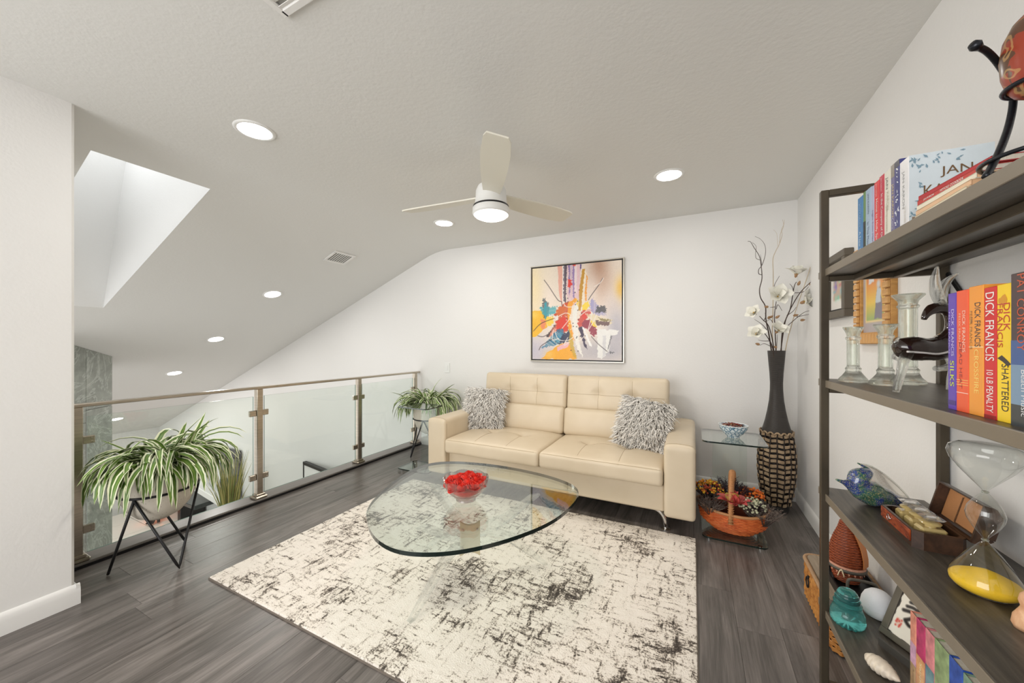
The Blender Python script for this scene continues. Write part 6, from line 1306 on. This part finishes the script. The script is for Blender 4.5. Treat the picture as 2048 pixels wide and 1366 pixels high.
# ------------------------------------------------------------------ creel basket on the floor beyond the bookcase, with the wicker bottle on its lid
cr = thing('woven_creel', 'flat lidded honey coloured woven basket on the floor past the bookcase end', 'basket', (.693, 2.36, 0))
CW, CD, CH = .255, .50, .205
hon = nm('honey_split_cane'); m, nt, b = hon; v = coords(nt); nt.links.new(ramp(nt, noise_tex(nt, v, 22, 4), [(0.3, srgb(150, 92, 40)), (0.7, srgb(206, 146, 76))]), b.inputs['Base Color']); b.inputs['Roughness'].default_value = .45; hon = m
q = MB(); q.prism(rounded_poly(-CW/2+.006, -CD/2+.006, CW/2-.006, CD/2-.006, .05), .004, CH-.004); q.build('body', mat('dark_cane_core', srgb(70, 42, 20), .8), cr, 0)
per = rounded_poly(-CW/2, -CD/2, CW/2, CD/2, .055, 5); per = [Vector((x, y, 0)) for x, y in per]; ds = [0]
for a, b_ in zip(per, per[1:]+per[:1]): ds.append(ds[-1]+(b_-a).length)
def at_per(s):
    s = s % ds[-1]; i = max(k for k in range(len(per)) if ds[k] <= s); return per[i].lerp(per[(i+1) % len(per)], (s-ds[i])/max(1e-9, ds[i+1]-ds[i]))
nst = 44
for row in range(9):
    q = MB(); vv = []; N = nst*4; z = .016+row*.0215
    for k in range(N):
        s = ds[-1]*k/N; p = at_per(s); p2 = at_per(s+.004); d = (p2-p).normalized(); nn = Vector((d.y, -d.x, 0)); o2 = .004*math.cos(PI*k/2+PI*row)
        for off, dz in ((-.0015, -.010), (.0015, -.008), (.0015, .008), (-.0015, .010)): vv.append(p+nn*(o2+off)+Vector((0, 0, z+dz+.0015*math.sin(PI*k/2))))
    q.add(vv, [(4*k+i, 4*k+(i+1) % 4, 4*((k+1) % N)+(i+1) % 4, 4*((k+1) % N)+i) for k in range(N) for i in range(4)]); q.build('weave_strand', hon, cr, 40)
q = MB()
for i in range(180):
    s = ds[-1]*i/180; p = at_per(s); d = (at_per(s+.004)-p).normalized(); nn = Vector((d.y, -d.x, 0)); 
    q.tube([p+nn*(.0085*math.cos(a))+Vector((0, 0, CH+.0085*math.sin(a)))+d*.003*math.cos(a) for a in np.linspace(0, 2*PI, 9)[:-1]], .0028, 4, closed=True)
q.build('rope_rim', mat('tan_rope', srgb(176, 142, 108), .7), cr, 180)
q = MB(); q.prism(rounded_poly(-CW/2+.01, -CD/2+.01, CW/2-.01, CD/2-.01, .045), CH-.006, CH+.008); q.build('lid', wood_mat('weathered_lid_wood', [(0.3, srgb(132, 116, 98)), (0.7, srgb(166, 150, 130))], (12, 1.2, 1), .6), cr, 0)
q = MB(); q.tube([(-CW/2-.010, .11+.022*math.cos(a), .12+.026*math.sin(a)) for a in np.linspace(0, 2*PI, 21)[:-1]], .0035, 6, closed=True); q.box((-CW/2-.006, .11, .148), (.006, .016, .012)); q.build('ring_handle', M_['iron'], cr, 180)
tr = thing('metal_tray', 'dark open tray with grey riveted band and handles on the woven basket lid', 'tray', (.700, 2.355, CH+.0085))
q = MB(); q.prism(rounded_poly(-.085, -.13, .085, .13, .01), 0, .008); 
for a, b_, c, d in ((0, .127, .17, .006), (0, -.127, .17, .006)): q.box((a, b_, .022), (c, d, .03))
for a in (-.082, .082): q.box((a, 0, .022), (.006, .25, .03))
q.build('body', M_['blackm'], tr, 0)
for s in (-1, 1):
    q = MB(); q.tube(smooth_path([(-.05, s*.133, .03), (-.05, s*.137, .085), (-.03, s*.138, .098), (.03, s*.138, .098), (.05, s*.137, .085), (.05, s*.133, .03)], 4), .0065, 8); q.build('handle', mat('grey_handle', srgb(92, 88, 80), .5, .3) if s < 0 else bpy.data.materials['grey_handle'], tr, 180)
wb_ = thing('wicker_bottle', 'red brown woven wicker bottle with a ball stopper standing in the tray by the bookcase', 'bottle', (.690, 2.375, CH+.017))
rw_ = nm('red_brown_wicker'); m, nt, b = rw_; v = coords(nt); tc = node(nt, 'ShaderNodeTexWave', {'Vector': v, 'Scale': 70.0, 'Distortion': .6}, bands_direction='Z').outputs[1]; nt.links.new(ramp(nt, tc, [(0.1, srgb(96, 40, 20)), (0.6, srgb(166, 82, 46))]), b.inputs['Base Color']); b.inputs['Roughness'].default_value = .4; rw_ = m
def WR(z): return .75*float(np.interp(z, [0, .02, .08, .13, .18, .22, .26, .30], [.055, .066, .086, .088, .078, .062, .042, .028]))
q = MB(); q.lathe([(.001, 0), (.036, 0)]+[(WR(z), z) for z in np.linspace(.004, .30, 16)]+[(.001, .30)], 40); q.build('body', rw_, wb_, 40)
q = MB()
for k in range(40): 
    z = .01+k*.0073; rad = WR(z)+.0008; N = 60; q.tube([((rad+.0014*math.cos(15*2*PI*j/N+PI*k))*math.cos(2*PI*j/N), (rad+.0014*math.cos(15*2*PI*j/N+PI*k))*math.sin(2*PI*j/N), z) for j in range(N)], .0034, 4, closed=True)
q.build('weave', rw_, wb_, 180)
q = MB(); q.lathe([(.001, .296), (.018, .300), (.026, .312), (.028, .324), (.024, .338), (.012, .348), (.001, .350)], 24, sx=.75, sy=.75); q.build('stopper', mat('red_brown_stopper', srgb(150, 66, 44), .5, bumps=.3, bscale=80), wb_, 180)
q = MB(); sv = []
for i in range(12):
    z = .30-.2*i/11; rad = WR(z)+.010
    for w_ in (-.028, .028): a = -.62+w_/rad*.9; sv.append((rad*math.cos(a), rad*math.sin(a), z)); sv.append(((rad+.004)*math.cos(a), (rad+.004)*math.sin(a), z))
ff = []
for i in range(11):
    a = 4*i; b_ = a+4; ff += [(a, a+2, b_+2, b_), (a+1, b_+1, b_+3, a+3), (a, b_, b_+1, a+1), (a+2, a+3, b_+3, b_+2)]
q.add(sv, ff+[(0, 1, 3, 2), (44, 46, 47, 45)]); q.build('strap', mat('tan_strap', srgb(190, 120, 66), .55), wb_, 0)
q = MB(); N = 20
for k in range(N):
    a0, a1 = 2*PI*k/N, 2*PI*(k+1)/N; rad = WR(.085)+.008
    vv = [(rad*math.cos(a), rad*math.sin(a), z) for a in (a0, a1) for z in (.085, .094)]+[(rad*math.cos((a0+a1)/2)*1.01, rad*math.sin((a0+a1)/2)*1.01, .056)]
    q.add(vv, [(0, 2, 3, 1), (0, 4, 2)])
q.build('pennant_band', cov((206, 150, 126), .7), wb_, 0)
q = MB(); q.tube([((WR(.075)+.010)*math.cos(a)-.0, (WR(.075)+.010)*math.sin(a), .076) for a in np.linspace(0, 2*PI, 41)[:-1]], .008, 6, closed=True, flat=.5); q.build('metal_band', bpy.data.materials['grey_handle'], wb_, 180)
q = MB(); cc = Vector((-.5, -.866, 0)); pp = [cc*(WR(.07)+.02)+Vector((.012*math.sin(t)*.866, -.012*math.sin(t)*.5, .068+.016*math.cos(t*2)-.006*t/6)) for t in np.linspace(0, 2*PI, 24)]; q.tube(pp, .0022, 6); q.build('wire_hook', cov((224, 206, 170), .4), wb_, 180)
